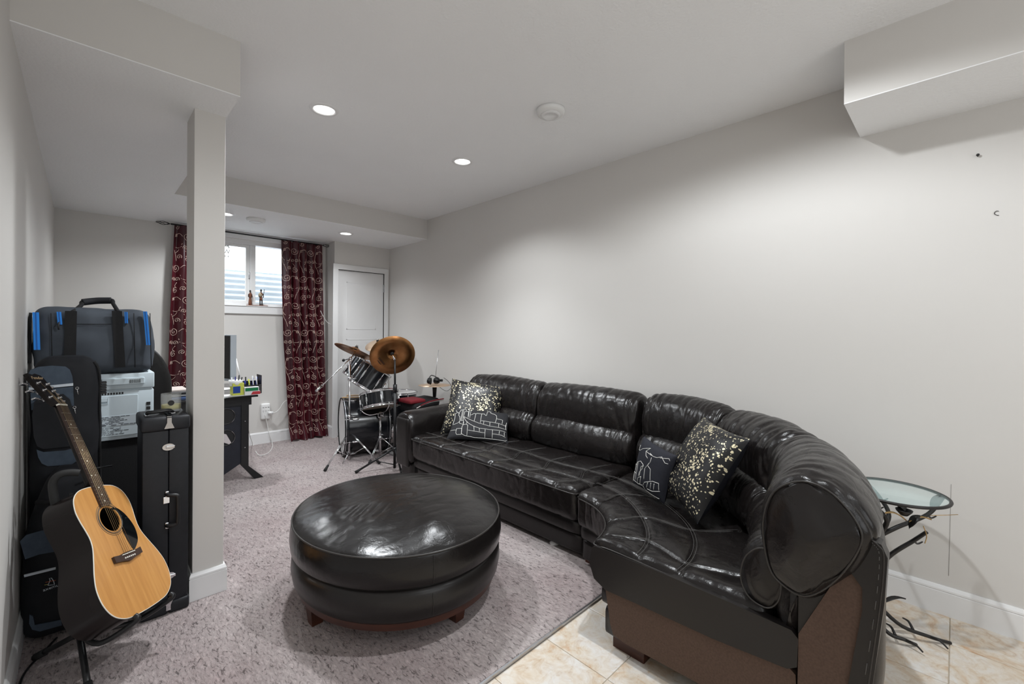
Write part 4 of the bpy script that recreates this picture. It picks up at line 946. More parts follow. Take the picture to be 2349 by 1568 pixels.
# duffel bag
bg = thing('duffel_bag', 'charcoal duffel bag with bright blue zips and black carry straps, on top of the printer', 'bag', (.05, 3.1, pz1))
V, N, F_ = pad((.212, .165, .162), .045, (60, 24, 40), crown=(.012, .016, 0))
for i in range(len(V)):
    x, y, z = V[i]; w_ = nz((x*9, y*9, z*14), 1)*.006+nz((x*22, y*20, z*9+4), 1)*.0025
    V[i] += N[i]*w_
    if z < 0: V[i][2] += .02*max(0, -x/.21)*(-z/.162)
V[:, 0] -= .018*np.clip(V[:, 2]/.16, 0, 1)*np.clip(V[:, 0]/.2, 0, 1)
bc = np.array([.052, 3.10, pz1+.163]); body = mk('bag_body', V+bc, F_, NYL, bg)
yb = 3.10-.178
def strip(name, u, v0, v1, w_, m, off=.006, par=bg, y=None, tilt=0):
    y = y or yb; a = at(u, v0, y=y); b = at(u+tilt, v1, y=y); n_ = 10; P = [np.array(a)*(1-t)+np.array(b)*t for t in np.linspace(0, 1, n_)]
    P = np.array(P); P[:, 1] = y-off; V = np.concatenate([P+np.array([-w_/2, 0, 0]), P+np.array([w_/2, 0, 0]), P+np.array([w_/2, .006, 0]), P+np.array([-w_/2, .006, 0])])
    Fs = []
    for q_ in range(4):
        for i in range(n_-1): Fs.append((q_*n_+i, q_*n_+i+1, ((q_+1) % 4)*n_+i+1, ((q_+1) % 4)*n_+i))
    Fs += [(0, n_, 2*n_, 3*n_), (n_-1, 2*n_-1, 3*n_-1, 4*n_-1)]
    return mk(name, V, Fs, m, par, smooth=False)
for (u, v0, v1, w_, tl) in ((82, 716, 802, .020, 3), (135, 715, 744, .015, 3), (289, 715, 741, .012, 1), (333, 714, 791, .016, 7)):
    z_ = strip('blue_zip', u, v0, v1, w_, ZIPB, .004, tilt=tl); strip('zip_teeth', u, v0, v1, .004, mat('zip_teeth', (.004,.09,.35), .5), .005, par=z_, tilt=tl)
strip('strap', 163, 713, 838, .040, WEB, .007, tilt=-3); strip('strap', 268, 713, 842, .038, WEB, .007, tilt=8)
hp = [at(166, 716, y=yb+.01), at(186, 700, y=3.02), at(190, 692, y=3.05), at(222, 688.5, y=3.06), at(255, 688, y=3.05), at(260, 697, y=3.02), at(272, 716, y=yb+.01)]
q = smoothpath(hp, 8); o = mk('handle', *tube(q, .009, 8), WEB, bg)
q = smoothpath([at(189, 693, y=3.05), at(222, 689.5, y=3.06), at(255, 689, y=3.05)], 8); mk('handle_wrap', *tube(q, .0165, 12), NYLB, bg)
for (u, w_) in ((117, .004), (307, .004), (344, .003)):
    a = at(u, 718, y=yb-.002); b = at(u+3, 842, y=yb-.002); mk('seam', *tube([a, (np.array(a)+np.array(b))/2, b], .0018, 5), WEB, bg)
a = at(176, 743, y=yb-.001); b = at(255, 743, y=yb-.001); mk('seam', *tube([a, b], .0014, 5), WEB, bg)
mk('zip_pull', *join(tube([at(136, 738, y=yb-.012), at(133, 748, y=yb-.012), at(135, 756, y=yb-.012)], .0035, 6), tube([at(131, 742, y=yb-.012), at(124, 750, y=yb-.012)], .0012, 5)), BLACKP, bg)
mk('shoulder_strap', *tube(smoothpath([(-.172, 2.98, 1.36), (-.176, 2.97, 1.28), (-.172, 2.96, 1.20), (-.174, 2.96, 1.13)], 5), .006, 6), WEB, bg)
# tall instrument hard case
CASEM = noisy('black_vinyl_case', (.008,.009,.012), (.011,.012,.016), 50, .55, .15, .0008, 600)
cs = thing('instrument_case', 'tall black hard case with chrome latches standing upright beside the column', 'case', (.265, 2.57, CZ))
kx0, kx1, ky0, ky1, kz1 = .178, .352, 2.45, 2.70, .90
km = (kx0+kx1)/2+.01
mk('case_body', *box(kx0+.006, km-.0008, ky0+.008, ky1, CZ+.05, kz1-.06, .004), CASEM, cs, angle=40)
mk('case_lid', *box(km+.0008, kx1-.006, ky0+.008, ky1, CZ+.05, kz1-.06, .004), CASEM, cs, angle=40)
for (z0_, z1_) in ((kz1-.062, kz1), (CZ, CZ+.055)):
    mk('end_cap', *box(kx0, km-.0006, ky0, ky1+.004, z0_, z1_, .012), CASEM, cs, angle=40); mk('end_cap', *box(km+.0006, kx1, ky0, ky1+.004, z0_, z1_, .012), CASEM, cs, angle=40)
def latch_oval(x, z, par, s=1):
    mk('latch', *join(prism([(x+.022*s*math.cos(a), z+.015*s*math.sin(a)) for a in np.linspace(0, 2*math.pi, 24)[:-1]], ky0+.006, ky0+.002, fr_), box(x-.010, x+.024, ky0-.004, ky0+.003, z-.007, z+.007, .003)), CHROME, par, smooth=False)
latch_oval(km-.002, .765, cs); latch_oval(km+.002, .19, cs)
def clasp(z, d, par):
    pts = [(km-.008, z), (km+.008, z), (km+.008, z-d*.022), (km+.018, z-d*.048), (km-.018, z-d*.048), (km-.008, z-d*.022)]
    mk('clasp', *prism(pts, ky0+.004, ky0-.004, fr_), CHROME, par, smooth=False)
clasp(kz1-.004, 1, cs); clasp(CZ+.02, -1, cs)
mk('clasp_top', *box(km-.008, km+.008, ky0, ky0+.03, kz1-.001, kz1+.002), CHROME, cs, smooth=False)
hz = [at(382, 1134, y=ky0-.001).z, at(382, 1206, y=ky0-.001).z]; hx = at(383, 1170, y=ky0).x
mk('lock_plate', *box(km-.020, km+.004, ky0+.002, ky0+.007, .515, .545, .002), CHROME, cs, smooth=False)
hd = [(hx, ky0+.008, hz[0]), (hx+.006, ky0-.012, hz[0]-.002), (hx+.030, ky0-.018, hz[0]-.006), (hx+.036, ky0-.020, hz[0]-.02), (hx+.036, ky0-.020, hz[1]+.02), (hx+.030, ky0-.018, hz[1]+.006), (hx+.006, ky0-.012, hz[1]+.002), (hx, ky0+.008, hz[1])]
o = mk('carry_handle', *tube(smoothpath(hd, 5), .0085, 10), BLACKP, cs)
for z_ in hz: mk('handle_bracket', *box(hx-.006, hx+.008, ky0+.001, ky0+.009, z_-.014, z_+.014, .003), CHROME, cs, smooth=False)
# second carry handle folded flat on the top of the case
th = [(.205, 2.53, kz1+.004), (.208, 2.515, kz1+.014), (.225, 2.505, kz1+.017), (.285, 2.515, kz1+.017), (.298, 2.53, kz1+.004)]
mk('carry_handle', *tube(smoothpath(th, 5), .0062, 10), BLACKP, cs)
mk('carry_handle', *tube(smoothpath([(a, b+.035, c_) for a, b, c_ in th], 5), .0050, 10), BLACKP, cs)
for x in (.205, .296): mk('handle_bracket', *box(x-.008, x+.010, 2.52, 2.575, kz1-.001, kz1+.007, .003), CHROME, cs, smooth=False)
# candle in glass
cg = Vector((.298, 2.60, kz1+.001)); cn_ = thing('glass_tumbler', 'clear glass tumbler with yellow wax in the bottom, on top of the hard case', 'candle glass', cg)
mk('glass', *lathe([(.001, 0), (.036, 0), (.038, .004), (.039, .085), (.0375, .085), (.0365, .010), (.001, .009)], 40, cg, cap=False), GLASS, cn_)
mk('wax', *lathe([(.001, .0095), (.0358, .011), (.0362, .034), (.030, .031), (.001, .030)], 40, cg, cap=False), mat('yellow_wax', (.62,.55,.10), .5), cn_)
dcl = np.array([cg.x, cg.y, 0])/math.hypot(cg.x, cg.y)
mk('round_sticker', *place(lathe([(.012, 0), (.012, .0006)], 28), (cg.x-dcl[0]*.040, cg.y-dcl[1]*.040, cg.z+.045), (dcl[1], -dcl[0], 0), (0, 0, 1)), mat('black_sticker', (.02,.02,.02), .5), cn_, smooth=False)
# gig bags
def gig(name, label, x0, x1, y0, y1, z0, z1, taper, panels, lean=0, side_rows=4):
    t = thing(name, label, 'gig bag', ((x0+x1)/2, (y0+y1)/2, z0)); hx_, hy_, hz_ = (x1-x0)/2, (y1-y0)/2, (z1-z0)/2
    V, N, F_ = pad((hx_, hy_, hz_), min(hx_, hy_)*.7, (22, 22, 60), crown=(0, .02, 0)); s_ = (V[:, 2]+hz_)/(2*hz_)
    rt = np.clip((s_-.86)/.14, 0, 1); rnd = np.sqrt(np.clip(1-rt*rt*.75, 0, 1))
    wdt = np.interp(s_, *taper)
    for i in range(len(V)): V[i] += N[i]*nz((V[i][0]*8, V[i][1]*8, V[i][2]*7+x0), 1)*.006
    V[:, 0] = (V[:, 0]-hx_)*wdt*(.55+.45*rnd)+hx_ if False else V[:, 0]*wdt*(.6+.4*rnd)+(wdt-1)*0
    V[:, 0] += (x0+x1)/2; V[:, 1] += (y0+y1)/2+lean*s_; V[:, 2] += (z0+z1)/2
    o = mk('bag_body', V, F_, NYLB, t); return t
g1 = gig('gig_bag', 'tall black gig bag with grey panels and a silver stripe, behind the guitar neck', -.165, .064, 2.765, 2.915, CZ, 1.165, ([0, .3, .75, 1], [1.1, 1.0, .98, .95]), None)
def panel_px(name, pts, y, m, par, th=.006, smooth=False):
    """flat patch sewn to the bag front; outline read off the bag's own front plane"""
    P = [at(u, v, y=y) for u, v in pts]; return mk(name, *prism([(p.x, p.z) for p in P], y, y-th, fr_), m, par, smooth=smooth)
yg = 2.752
panel_px('front_panel', [(64, 858), (70, 848), (88, 841), (120, 838), (150, 840), (160, 847), (166, 862), (168, 878), (66, 888)], yg, GREYB, g1)
panel_px('reflective_stripe', [(66, 888), (168, 878), (168, 884), (66, 894)], yg-.001, SILV, g1)
panel_px('front_panel', [(70, 896), (168, 886), (170, 930), (72, 940)], yg, GREYB, g1, .004)
panel_px('front_pocket', [(74, 950), (80, 920), (100, 908), (145, 903), (160, 915), (168, 940), (176, 1000), (178, 1020), (100, 1028), (86, 1022), (78, 1000)], yg-.003, NYLB, g1, .014)
panel_px('front_panel', [(84, 1030), (100, 1036), (150, 1032), (168, 1027), (176, 1056), (165, 1064), (110, 1068), (96, 1062), (88, 1048)], yg, GREYB, g1)
for k_, xs_ in enumerate((.056, .059, .060)):
    mk('zip_track', *tube(smoothpath([(xs_-.02, 2.79+.045*k_, 1.135), (xs_-.002, 2.79+.045*k_, 1.08), (xs_, 2.79+.045*k_, .9), (xs_+.002, 2.79+.045*k_, .6), (xs_+.004, 2.79+.045*k_, .3)], 6), .004, 6), WEB, g1)
for (u, v) in ((177, 890), (171, 934)):
    p = at(u, v, y=yg-.02); mk('zip_pull', *join(tube([p+Vector((.005*math.cos(a), 0, .005*math.sin(a))) for a in np.linspace(0, 6.28, 12)], .0014, 5), tube([p+Vector((0, 0, -.005)), p+Vector((.003, 0, -.028))], .0016, 5)), CHROME, g1)
mk('side_buckle', *join(*[box(.058, .080, 2.79, 2.83, .985+.012*k, .993+.012*k, .002) for k in range(5)]), BLACKP, g1, smooth=False)
g2 = gig('gig_bag', 'lower black gig bag with blue panels leaning on the left wall, behind the guitar body', -.172, .10, 2.585, 2.745, CZ, .70, ([0, .35, .6, .8, 1], [1.0, 1.03, .98, .75, .45]), None)
yg = 2.572
panel_px('front_panel', [(46, 1240), (60, 1226), (95, 1216), (130, 1214), (135, 1262), (90, 1270), (58, 1281)], yg, GREYB, g2)
panel_px('reflective_stripe', [(55, 1317), (128, 1299), (128, 1304), (56, 1322)], yg-.002, SILV, g2)
panel_px('front_panel', [(68, 1408), (76, 1412), (80, 1432), (140, 1420), (142, 1432), (92, 1446), (74, 1442), (67, 1428)], yg-.002, GREYB, g2)
lg_ = at(112, 1336, y=yg-.006)
OR_ = mat('orange_embroidery', (.55,.12,.05), .6); YE_ = mat('yellow_embroidery', (.6,.5,.12), .6)
emb = mk('emblem', *tube([at(u, v, y=yg-.006) for u, v in ((110, 1342), (115, 1330), (113, 1326), (118, 1325), (123, 1332), (125, 1340), (118, 1341), (110, 1342))], .0012, 5), SILV, g2)
mk('emblem_bar', *tube([at(104, 1335, y=yg-.006), at(128, 1330, y=yg-.006)], .0012, 5), OR_, emb); mk('emblem_bar', *tube([at(102, 1341, y=yg-.006), at(112, 1339, y=yg-.006)], .0012, 5), YE_, emb)
mk('lettering', *place(text_mesh('axemu', .017, .0004), at(117, 1347, y=yg-.006), (1, 0, .10), (-.1, 0, 1)), SILV, g2, smooth=False)
p0 = at(85, 1151, y=2.58); p1 = at(128, 1149, y=2.58); mk('grab_handle', *tube(smoothpath([p0, p0*.5+p1*.5+Vector((0, -.02, .002)), p1], 6), .010, 8), WEB, g2)
# ================================================================ GUITAR
GR = np.array([[0.5359, -0.2833, 0.7953], [0.8125, 0.429, -0.3947], [-0.2294, 0.8577, 0.4601]])
u_, s__, vt_ = np.linalg.svd(GR); GR = u_ @ vt_; GT = np.array([-0.063, 2.5071, 0.9787])
GM = Matrix([[*GR[0], GT[0]], [*GR[1], GT[1]], [*GR[2], GT[2]], [0, 0, 0, 1]])
gt = thing('acoustic_guitar', 'acoustic guitar with natural spruce top, dark sides and black pickguard, leaning on its stand', 'guitar', mtx=GM)
SPR = mat('spruce_top', (.62,.30,.09), .32, coat=.25); n = NT(SPR); v = n.coord((1, .06, 1))
n.l(n.ramp(n.noise(v, 38, 4, .6), [(.3, (.50,.225,.062)), (.55, (.60,.29,.085)), (.75, (.68,.36,.12))]), n.b.inputs['Base Color'])
SIDE = noisy('dark_gloss_guitar_sides', (.009,.006,.006), (.012,.009,.008), 8, .26, .0, .001, 20, (1,.2,1), spec=.3)
ROSE = noisy('rosewood', (.035,.020,.015), (.06,.034,.025), 40, .5, .1, .0004, 200, (1,.1,1))
IVO = mat('ivory_plastic', (.8,.78,.7), .4)
half = [(0, -.357), (.045, -.357), (.095, -.366), (.130, -.392), (.146, -.435), (.145, -.475), (.138, -.515), (.134, -.55), (.140, -.585), (.160, -.63), (.184, -.68), (.199, -.73), (.196, -.785), (.172, -.83), (.125, -.857), (.065, -.865), (0, -.867)]
hs = smoothpath([(a, b, 0) for a, b in half], 5)[:, :2]; out = np.concatenate([hs, (hs[1:-1]*np.array([-1, 1]))[::-1]])
no = len(out); ctr_ = np.array([0, -.62])
def ring(sc, z): return [((p[0]-ctr_[0])*sc+ctr_[0], (p[1]-ctr_[1])*sc+ctr_[1], z) for p in out]
dep = lambda y: -.098-.022*np.clip((-.357-y)/.5, 0, 1)
# soundhole: top as ring between outline and hole
hole = (0, -.497); hr = .050; nh = no
ang = [math.atan2(p[1]-hole[1], p[0]-hole[0]) for p in out]
V = ring(1, 0)+[(hole[0]+hr*math.cos(a), hole[1]+hr*math.sin(a), 0) for a in ang]+[(hole[0]+hr*math.cos(a), hole[1]+hr*math.sin(a), -.004) for a in ang]
Fs = [(i, (i+1) % no, no+(i+1) % no, no+i) for i in range(no)]+[(no+i, no+(i+1) % no, 2*no+(i+1) % no, 2*no+i) for i in range(no)]
mk('top', V, Fs, SPR, gt, world=False, smooth=False)
V = [(p[0], p[1], -.001) for p in out]+[(p[0], p[1], dep(p[1])) for p in out]; Fs = [(i, (i+1) % no, no+(i+1) % no, no+i) for i in range(no)]
V += [(p[0]*.5, -.62+(p[1]+.62)*.5, dep(p[1])-.006) for p in out]; Fs += [(no+i, no+(i+1) % no, 2*no+(i+1) % no, 2*no+i) for i in range(no)]+[tuple(2*no+i for i in range(no))]
mk('body', V, Fs, SIDE, gt, world=False, angle=50)
mk('binding', *tube([(p[0]*1.0, p[1], -.001) for p in out], .0017, 5, closed=True), IVO, gt, world=False)
for r_ in (.056, .060, .067):
    mk('rosette', *tube([(hole[0]+r_*math.cos(a), hole[1]+r_*math.sin(a), .0002) for a in np.linspace(0, 2*math.pi, 49)[:-1]], .0010 if r_ != .060 else .0016, 4, closed=True), mat('rosette_rings', (.06,.07,.07), .5), gt, world=False)
mk('soundhole_back', *lathe([(.08, 0), (.001, 0)], 24, (hole[0], hole[1], -.08), (0, 0, 1), cap=False), noisy('inner_wood', (.12,.08,.045), (.17,.12,.07), 12, .7), gt, world=False)
pg = [(.018, -.462), (.034, -.455), (.060, -.463), (.086, -.492), (.103, -.53), (.108, -.565), (.100, -.60), (.082, -.622), (.050, -.640), (.040, -.60), (.034, -.555), (.052, -.53), (.058, -.50), (.048, -.468)]
pgs = smoothpath([(a, b, 0) for a, b in pg], 3, closed=True); mk('pickguard', *prism([(a, b) for a, b, c_ in pgs], 0, .0014, lambda p, q, d: (p, q, d)), mat('gloss_black', (.004,.005,.006), .06), gt, world=False, smooth=False)
bp = [(-.078, -.640), (-.05, -.643), (-.02, -.640), (.02, -.640), (.05, -.643), (.078, -.640), (.078, -.664), (.04, -.668), (0, -.676), (-.04, -.668), (-.078, -.664)]
br = mk('bridge', *prism(bp, 0, .009, lambda p, q, d: (p, q, d)), ROSE, gt, world=False, smooth=False)
mk('saddle', *box(-.036, .036, -.648, -.645, .008, .012), IVO, br, world=False, smooth=False)
for k in range(6): mk('bridge_pin', *lathe([(.003, 0), (.0035, .002), (.001, .004)], 10, (-.027+.0108*k, -.661-.0, .009)), IVO, br, world=False)
def wneck(y): return .0215+(.028-.0215)*np.clip(-y/.4418, 0, 1)
mk('fingerboard', *prism([(-wneck(0), 0), (wneck(0), 0), (wneck(-.4418), -.4418), (-wneck(-.4418), -.4418)], .0, .007, lambda p, q, d: (p, q, d)), ROSE, gt, world=False, smooth=False)
V = []; ks = 9
for y, dd in ((.004, .018), (-.1, .019), (-.25, .021), (-.33, .026), (-.357, .06)):
    w_ = wneck(y)
    for j in range(ks): a = math.pi*j/(ks-1); V.append((-w_*math.cos(a), y, -dd*math.sin(a)))
Fs = [(i*ks+j, i*ks+j+1, (i+1)*ks+j+1, (i+1)*ks+j) for i in range(4) for j in range(ks-1)]+[tuple(range(ks)), tuple(4*ks+j for j in range(ks))]
mk('neck', V, Fs, SIDE, gt, world=False)
for k in range(1, 21):
    y = -.645*(1-2**(-k/12)); w_ = wneck(y); mk('fret', *box(-w_, w_, y-.0008, y+.0008, .0065, .0085), mat('nickel_fret', (.65,.62,.55), .25, .9), gt, world=False, smooth=False)
for k in (3, 5, 7, 9, 15, 17, 19, 12):
    y = -.645*((1-2**(-k/12))+(1-2**(-(k-1)/12)))/2
    for x in ((-.011, .011) if k == 12 else (0,)): mk('fret_dot', *lathe([(.003, 0), (.003, .0006)], 14, (x, y, .007)), IVO, gt, world=False)
mk('nut', *box(-.0225, .0225, -.001, .005, .0, .010, .001), IVO, gt, world=False, smooth=False)
tl = math.tan(math.radians(13))
hd = mk('headstock', *prism([(-.0225, .003), (-.033, .035), (-.036, .15), (-.030, .168), (-.012, .163), (.006, .172), (.030, .165), (.035, .150), (.032, .035), (.0225, .003)], .0, -.015, lambda p, q, d: (p, q, d-q*tl+.001)), SIDE, gt, world=False, smooth=False)
LG = mat('gold_logo', (.75,.55,.32), .35, .4)
tv_, tf_ = text_mesh('Fender', .021, .0003); tv_ = tv_.copy(); tv_[:, 0] += tv_[:, 1]*.35
tv_ = np.stack([tv_[:, 0], tv_[:, 1]+.147+tv_[:, 0]*.12, tv_[:, 2]+.0016-(tv_[:, 1]+.147)*tl], 1); mk('logo', tv_, tf_, LG, hd, world=False, smooth=False)
sx_ = [-.0165, -.0099, -.0033, .0033, .0099, .0165]
posts = [(-.022, .042), (-.022, .079), (-.022, .116), (.022, .116), (.022, .079), (.022, .042)]
for k, (x, y) in enumerate(posts):
    zt_ = .001-y*tl; sd_ = -1 if x < 0 else 1
    tn = mk('tuner', *join(lathe([(.0065, 0), (.006, .002), (.003, .003), (.003, .012)], 16, (x, y, zt_)), box(x-.005, x+.008, y-.008, y+.008, zt_-.022, zt_-.014, .002), cyl((x, y, zt_-.018), (x+sd_*.036, y, zt_-.018), .0025, 8)), CHROME, gt, world=False)
    mk('tuner_button', *place(pad((.011, .0035, .0075), .0034, (8, 4, 6))[::2], (x+sd_*.042, y, zt_-.018), (1, 0, 0), (0, 1, 0)), CHROME, tn, world=False)
    s0_ = sx_[k]; mk('string', *join(tube([(s0_*1.63, -.6465, .0125), (s0_, .003, .0105)], .00045+.00006*(5-k), 4), tube([(s0_, .003, .0105), (x*.9, y, zt_+.008)], .0005, 4)), mat('bronze_string', (.5,.38,.22), .35, .9), gt, world=False)
# guitar stand
gs = thing('guitar_stand', 'black tripod guitar stand holding the acoustic guitar', 'stand', (.08, 2.25, CZ))
F1, F2, F3 = at(206, 1600, z=CZ+.012), at(82, 1506, z=CZ+.012), at(372, 1387, z=CZ+.012); hub = at(182, 1452, y=2.27); hub.z = max(hub.z, .16)
for fpt in (F1, F2, F3):
    lg = mk('leg', *tube([hub, hub*.35+fpt*.65, fpt], .010, 10), BLACKM, gs); mk('rubber_foot', *tube([hub*.22+fpt*.78, fpt], .0135, 10), RUBBER, lg)
up = hub+Vector((-.02, .10, .50)); mk('upright', *tube([hub, up], .010, 10), BLACKM, gs)
arc_ = [at(u, v, y=2.31) for u, v in ((128, 1160), (123, 1135), (121, 1110), (127, 1096), (142, 1086), (165, 1083), (182, 1084))]
mk('padded_yoke', *tube(smoothpath(arc_, 6), .0125, 12), RUBBER, gs)
GB = Matrix(GM); 
def gw(x, y, z): return GM @ Vector((x, y, z))
for sgn in (-1, 1):
    a = hub+Vector((0, 0, .005)); b = gw(sgn*.09, -.885, -.12); c_ = gw(sgn*.11, -.882, .012); d_ = gw(sgn*.112, -.862, .016)
    mk('cradle_arm', *tube(smoothpath([a, b, c_, d_], 6), .009, 10), BLACKM, gs)
mk('yoke_pin', *tube([at(220, 1073, y=2.50), at(256, 1068, y=2.55)], .0035, 8), BLACKM, gs)
pts = [at(u, v, z=CZ+.006) for u, v in ((130, 1462), (95, 1500), (66, 1530), (48, 1560), (40, 1600))]
tag(mk('cable', *tube(smoothpath(pts, 6), .004, 8), BLACKP), 'black cable on the carpet beside the left wall by the guitar stand', 'cable')
# ================================================================ GLASS SIDE TABLE
IRON = noisy('black_wrought_iron', (.010,.009,.009), (.018,.016,.015), 60, .42, .4, .001, 120)
TGL = mat('tinted_table_glass', (.62,.78,.76), .02, alpha=.28)
tx, ty, tz, trd = 2.516, .187, .60, .178
tb = thing('side_table', 'round glass side table on black twig shaped legs, behind the curved end of the sofa', 'side table', (tx, ty, 0))
mk('glass_top', *lathe([(.001, .002), (trd-.006, .002), (trd-.004, .004), (trd-.006, .010), (.001, .010)], 64, (tx, ty, tz), cap=False), TGL, tb)
mk('rim', *tube([(tx+trd*math.cos(a), ty+trd*math.sin(a), tz+.004) for a in np.linspace(0, 2*math.pi, 65)[:-1]], .0065, 8, closed=True), IRON, tb)
def br_(pts, r0, r1): q = smoothpath(pts, 6); return tube(q, np.linspace(r0, r1, len(q)), 8)
tc_ = at(2062, 1222, x=2.50)
c0_ = np.array([2.44, .23, .42]); fe = [at(2181, 1474, z=.010), at(2102, 1478, z=.010), at(2045, 1500, z=.010)]
low = np.array([2.42, .27, .20])
legs = [[c0_, (2.44, .22, .30), low, (2.46, .17, .07), (2.52, .07, .03), tuple(fe[0])], [c0_+np.array([.01, .02, 0]), (2.42, .28, .28), (2.41, .27, .16), (2.40, .20, .05), (2.42, .14, .03), tuple(fe[1])], [c0_, (2.43, .30, .25), (2.46, .36, .10), (2.55, .40, .012)]]
for k, L_ in enumerate(legs):
    lo = mk('leg', *br_(L_, .011, .006), IRON, tb)
    a_, b_ = np.array(L_[-3]), np.array(L_[-2]); m_ = (a_+b_)/2
    mk('twig', *br_([m_, m_+np.array([.03, .015, .012]), m_+np.array([.06, .035, .004])], .006, .003), IRON, lo); mk('twig', *br_([b_, b_+np.array([-.015, -.03, .006]), b_+np.array([-.02, -.055, -.012])], .005, .003), IRON, lo)
tops = [[c0_, (2.47, .17, .47), (2.54, .08, .53), (2.60, .035, .598)], [c0_, (2.42, .20, .50), (2.40, .24, .56), (2.38, .30, .598)], [c0_, (2.50, .20, .50), (2.58, .24, .55), (2.64, .30, .598)], [low, (2.47, .20, .33), (2.50, .12, .42), (2.50, .08, .47)]]
for k, L_ in enumerate(tops):
    bo = mk('branch', *br_(L_, .010, .007), IRON, tb); b_ = np.array(L_[2]); mk('twig', *br_([b_, b_+np.array([.03, -.01, -.02]), b_+np.array([.055, -.025, -.015])], .005, .0025), IRON, bo)
def leaf(name, o_, d_, L_, w_, m, par):
    o_ = np.array(o_, float); d_ = np.array(d_, float); d_ /= np.linalg.norm(d_); s_ = np.cross(d_, (0, 0, 1)); s_ /= np.linalg.norm(s_)+1e-9; V = []; k = 9
    for i in range(k):
        t_ = i/(k-1); ww = w_*math.sin(math.pi*t_**.8); c_ = o_+d_*L_*t_+np.array([0, 0, .015*math.sin(math.pi*t_)])
        V += [c_-s_*ww, c_+np.array([0, 0, -.004]), c_+s_*ww]
    Fs = [(3*i+j, 3*i+j+1, 3*i+j+4, 3*i+j+3) for i in range(k-1) for j in (0, 1)]
    o = mk(name, V, Fs, m, par, recalc=False); o.modifiers.new('t', 'SOLIDIFY').thickness = .0015; return o
leaf('leaf', (2.40, .13, .50), (.3, -.3, .5), .07, .018, IRON, tb); leaf('leaf', (2.56, .07, .54), (.25, -.2, .5), .085, .018, IRON, tb); leaf('leaf', (2.36, .26, .52), (-.2, .1, .6), .07, .018, IRON, tb); leaf('leaf', (2.44, .16, .56), (-.5, -.2, .1), .05, .015, IRON, tb)
leaf('leaf', (2.44, .22, .135), (.35, -.5, .22), .10, .012, IRON, tb)
mk('bowl', *lathe([(.001, 0), (.012, .003), (.026, .020), (.028, .026), (.025, .024), (.010, .008)], 24, (2.40, .145, .545)), IRON, tb)
GOLDL = mat('brass_leaf', (.55,.36,.15), .35, .8)
leaf('brass_leaf', (2.34, .20, .56), (.5, -.55, -.25), .09, .008, GOLDL, tb); leaf('brass_leaf', (2.41, .13, .525), (.6, -.5, .05), .10, .005, GOLDL, tb)
mk('brass_wire', *join(tube(smoothpath([(2.47, .09, .50), (2.48, .08, .46), (2.47, .085, .43)], 5), .0018, 5), tube([(2.535, .085, .525), (2.60, -.01, .54)], .0014, 5)), GOLDL, tb)
# ================================================================ DRUM KIT
DRB = noisy('black_drum_wrap', (.006,.007,.009), (.009,.010,.013), 10, .2, .0, .001, 20, coat=.2)
HEADW = noisy('white_drum_head', (.62,.61,.60), (.70,.69,.68), 6, .5, .05, .0005, 100)
HEADC = noisy('clear_tan_drum_head', (.34,.28,.22), (.42,.36,.29), 6, .3, .0, .0005, 100)
BRZ = mat('lathed_bronze', (.42,.20,.075), .30, 1.); n = NT(BRZ); v = n.coord()
sp = n.n('ShaderNodeSeparateXYZ'); n.l(v, sp.inputs[0])
ln = n.n('ShaderNodeVectorMath', operation='LENGTH'); mp_ = n.n('ShaderNodeCombineXYZ'); n.l(sp.outputs[0], mp_.inputs[0]); n.l(sp.outputs[1], mp_.inputs[1]); n.l(mp_.outputs[0], ln.inputs[0])
wv = n.n('ShaderNodeMath', operation='MULTIPLY'); wv.inputs[1].default_value = 1500; n.l(ln.outputs['Value'], wv.inputs[0]); sn = n.n('ShaderNodeMath', operation='SINE'); n.l(wv.outputs[0], sn.inputs[0]); n.bump(sn.outputs[0], .25, .0003)
n.l(n.ramp(n.noise(v, 14, 4), [(.3, (.34,.15,.055)), (.7, (.47,.24,.10))]), n.b.inputs['Base Color'])
def basis(nv, xh=(1, 0, 0)):
    z = Vector(nv).normalized(); x = Vector(xh)-z*z.dot(Vector(xh)); x.normalize(); y = z.cross(x)
    return x, y, z
def mtx(o, nv, xh=(1, 0, 0)):
    x, y, z = basis(nv, xh); return Matrix([[x[0], y[0], z[0], o[0]], [x[1], y[1], z[1], o[1]], [x[2], y[2], z[2], o[2]], [0, 0, 0, 1]])
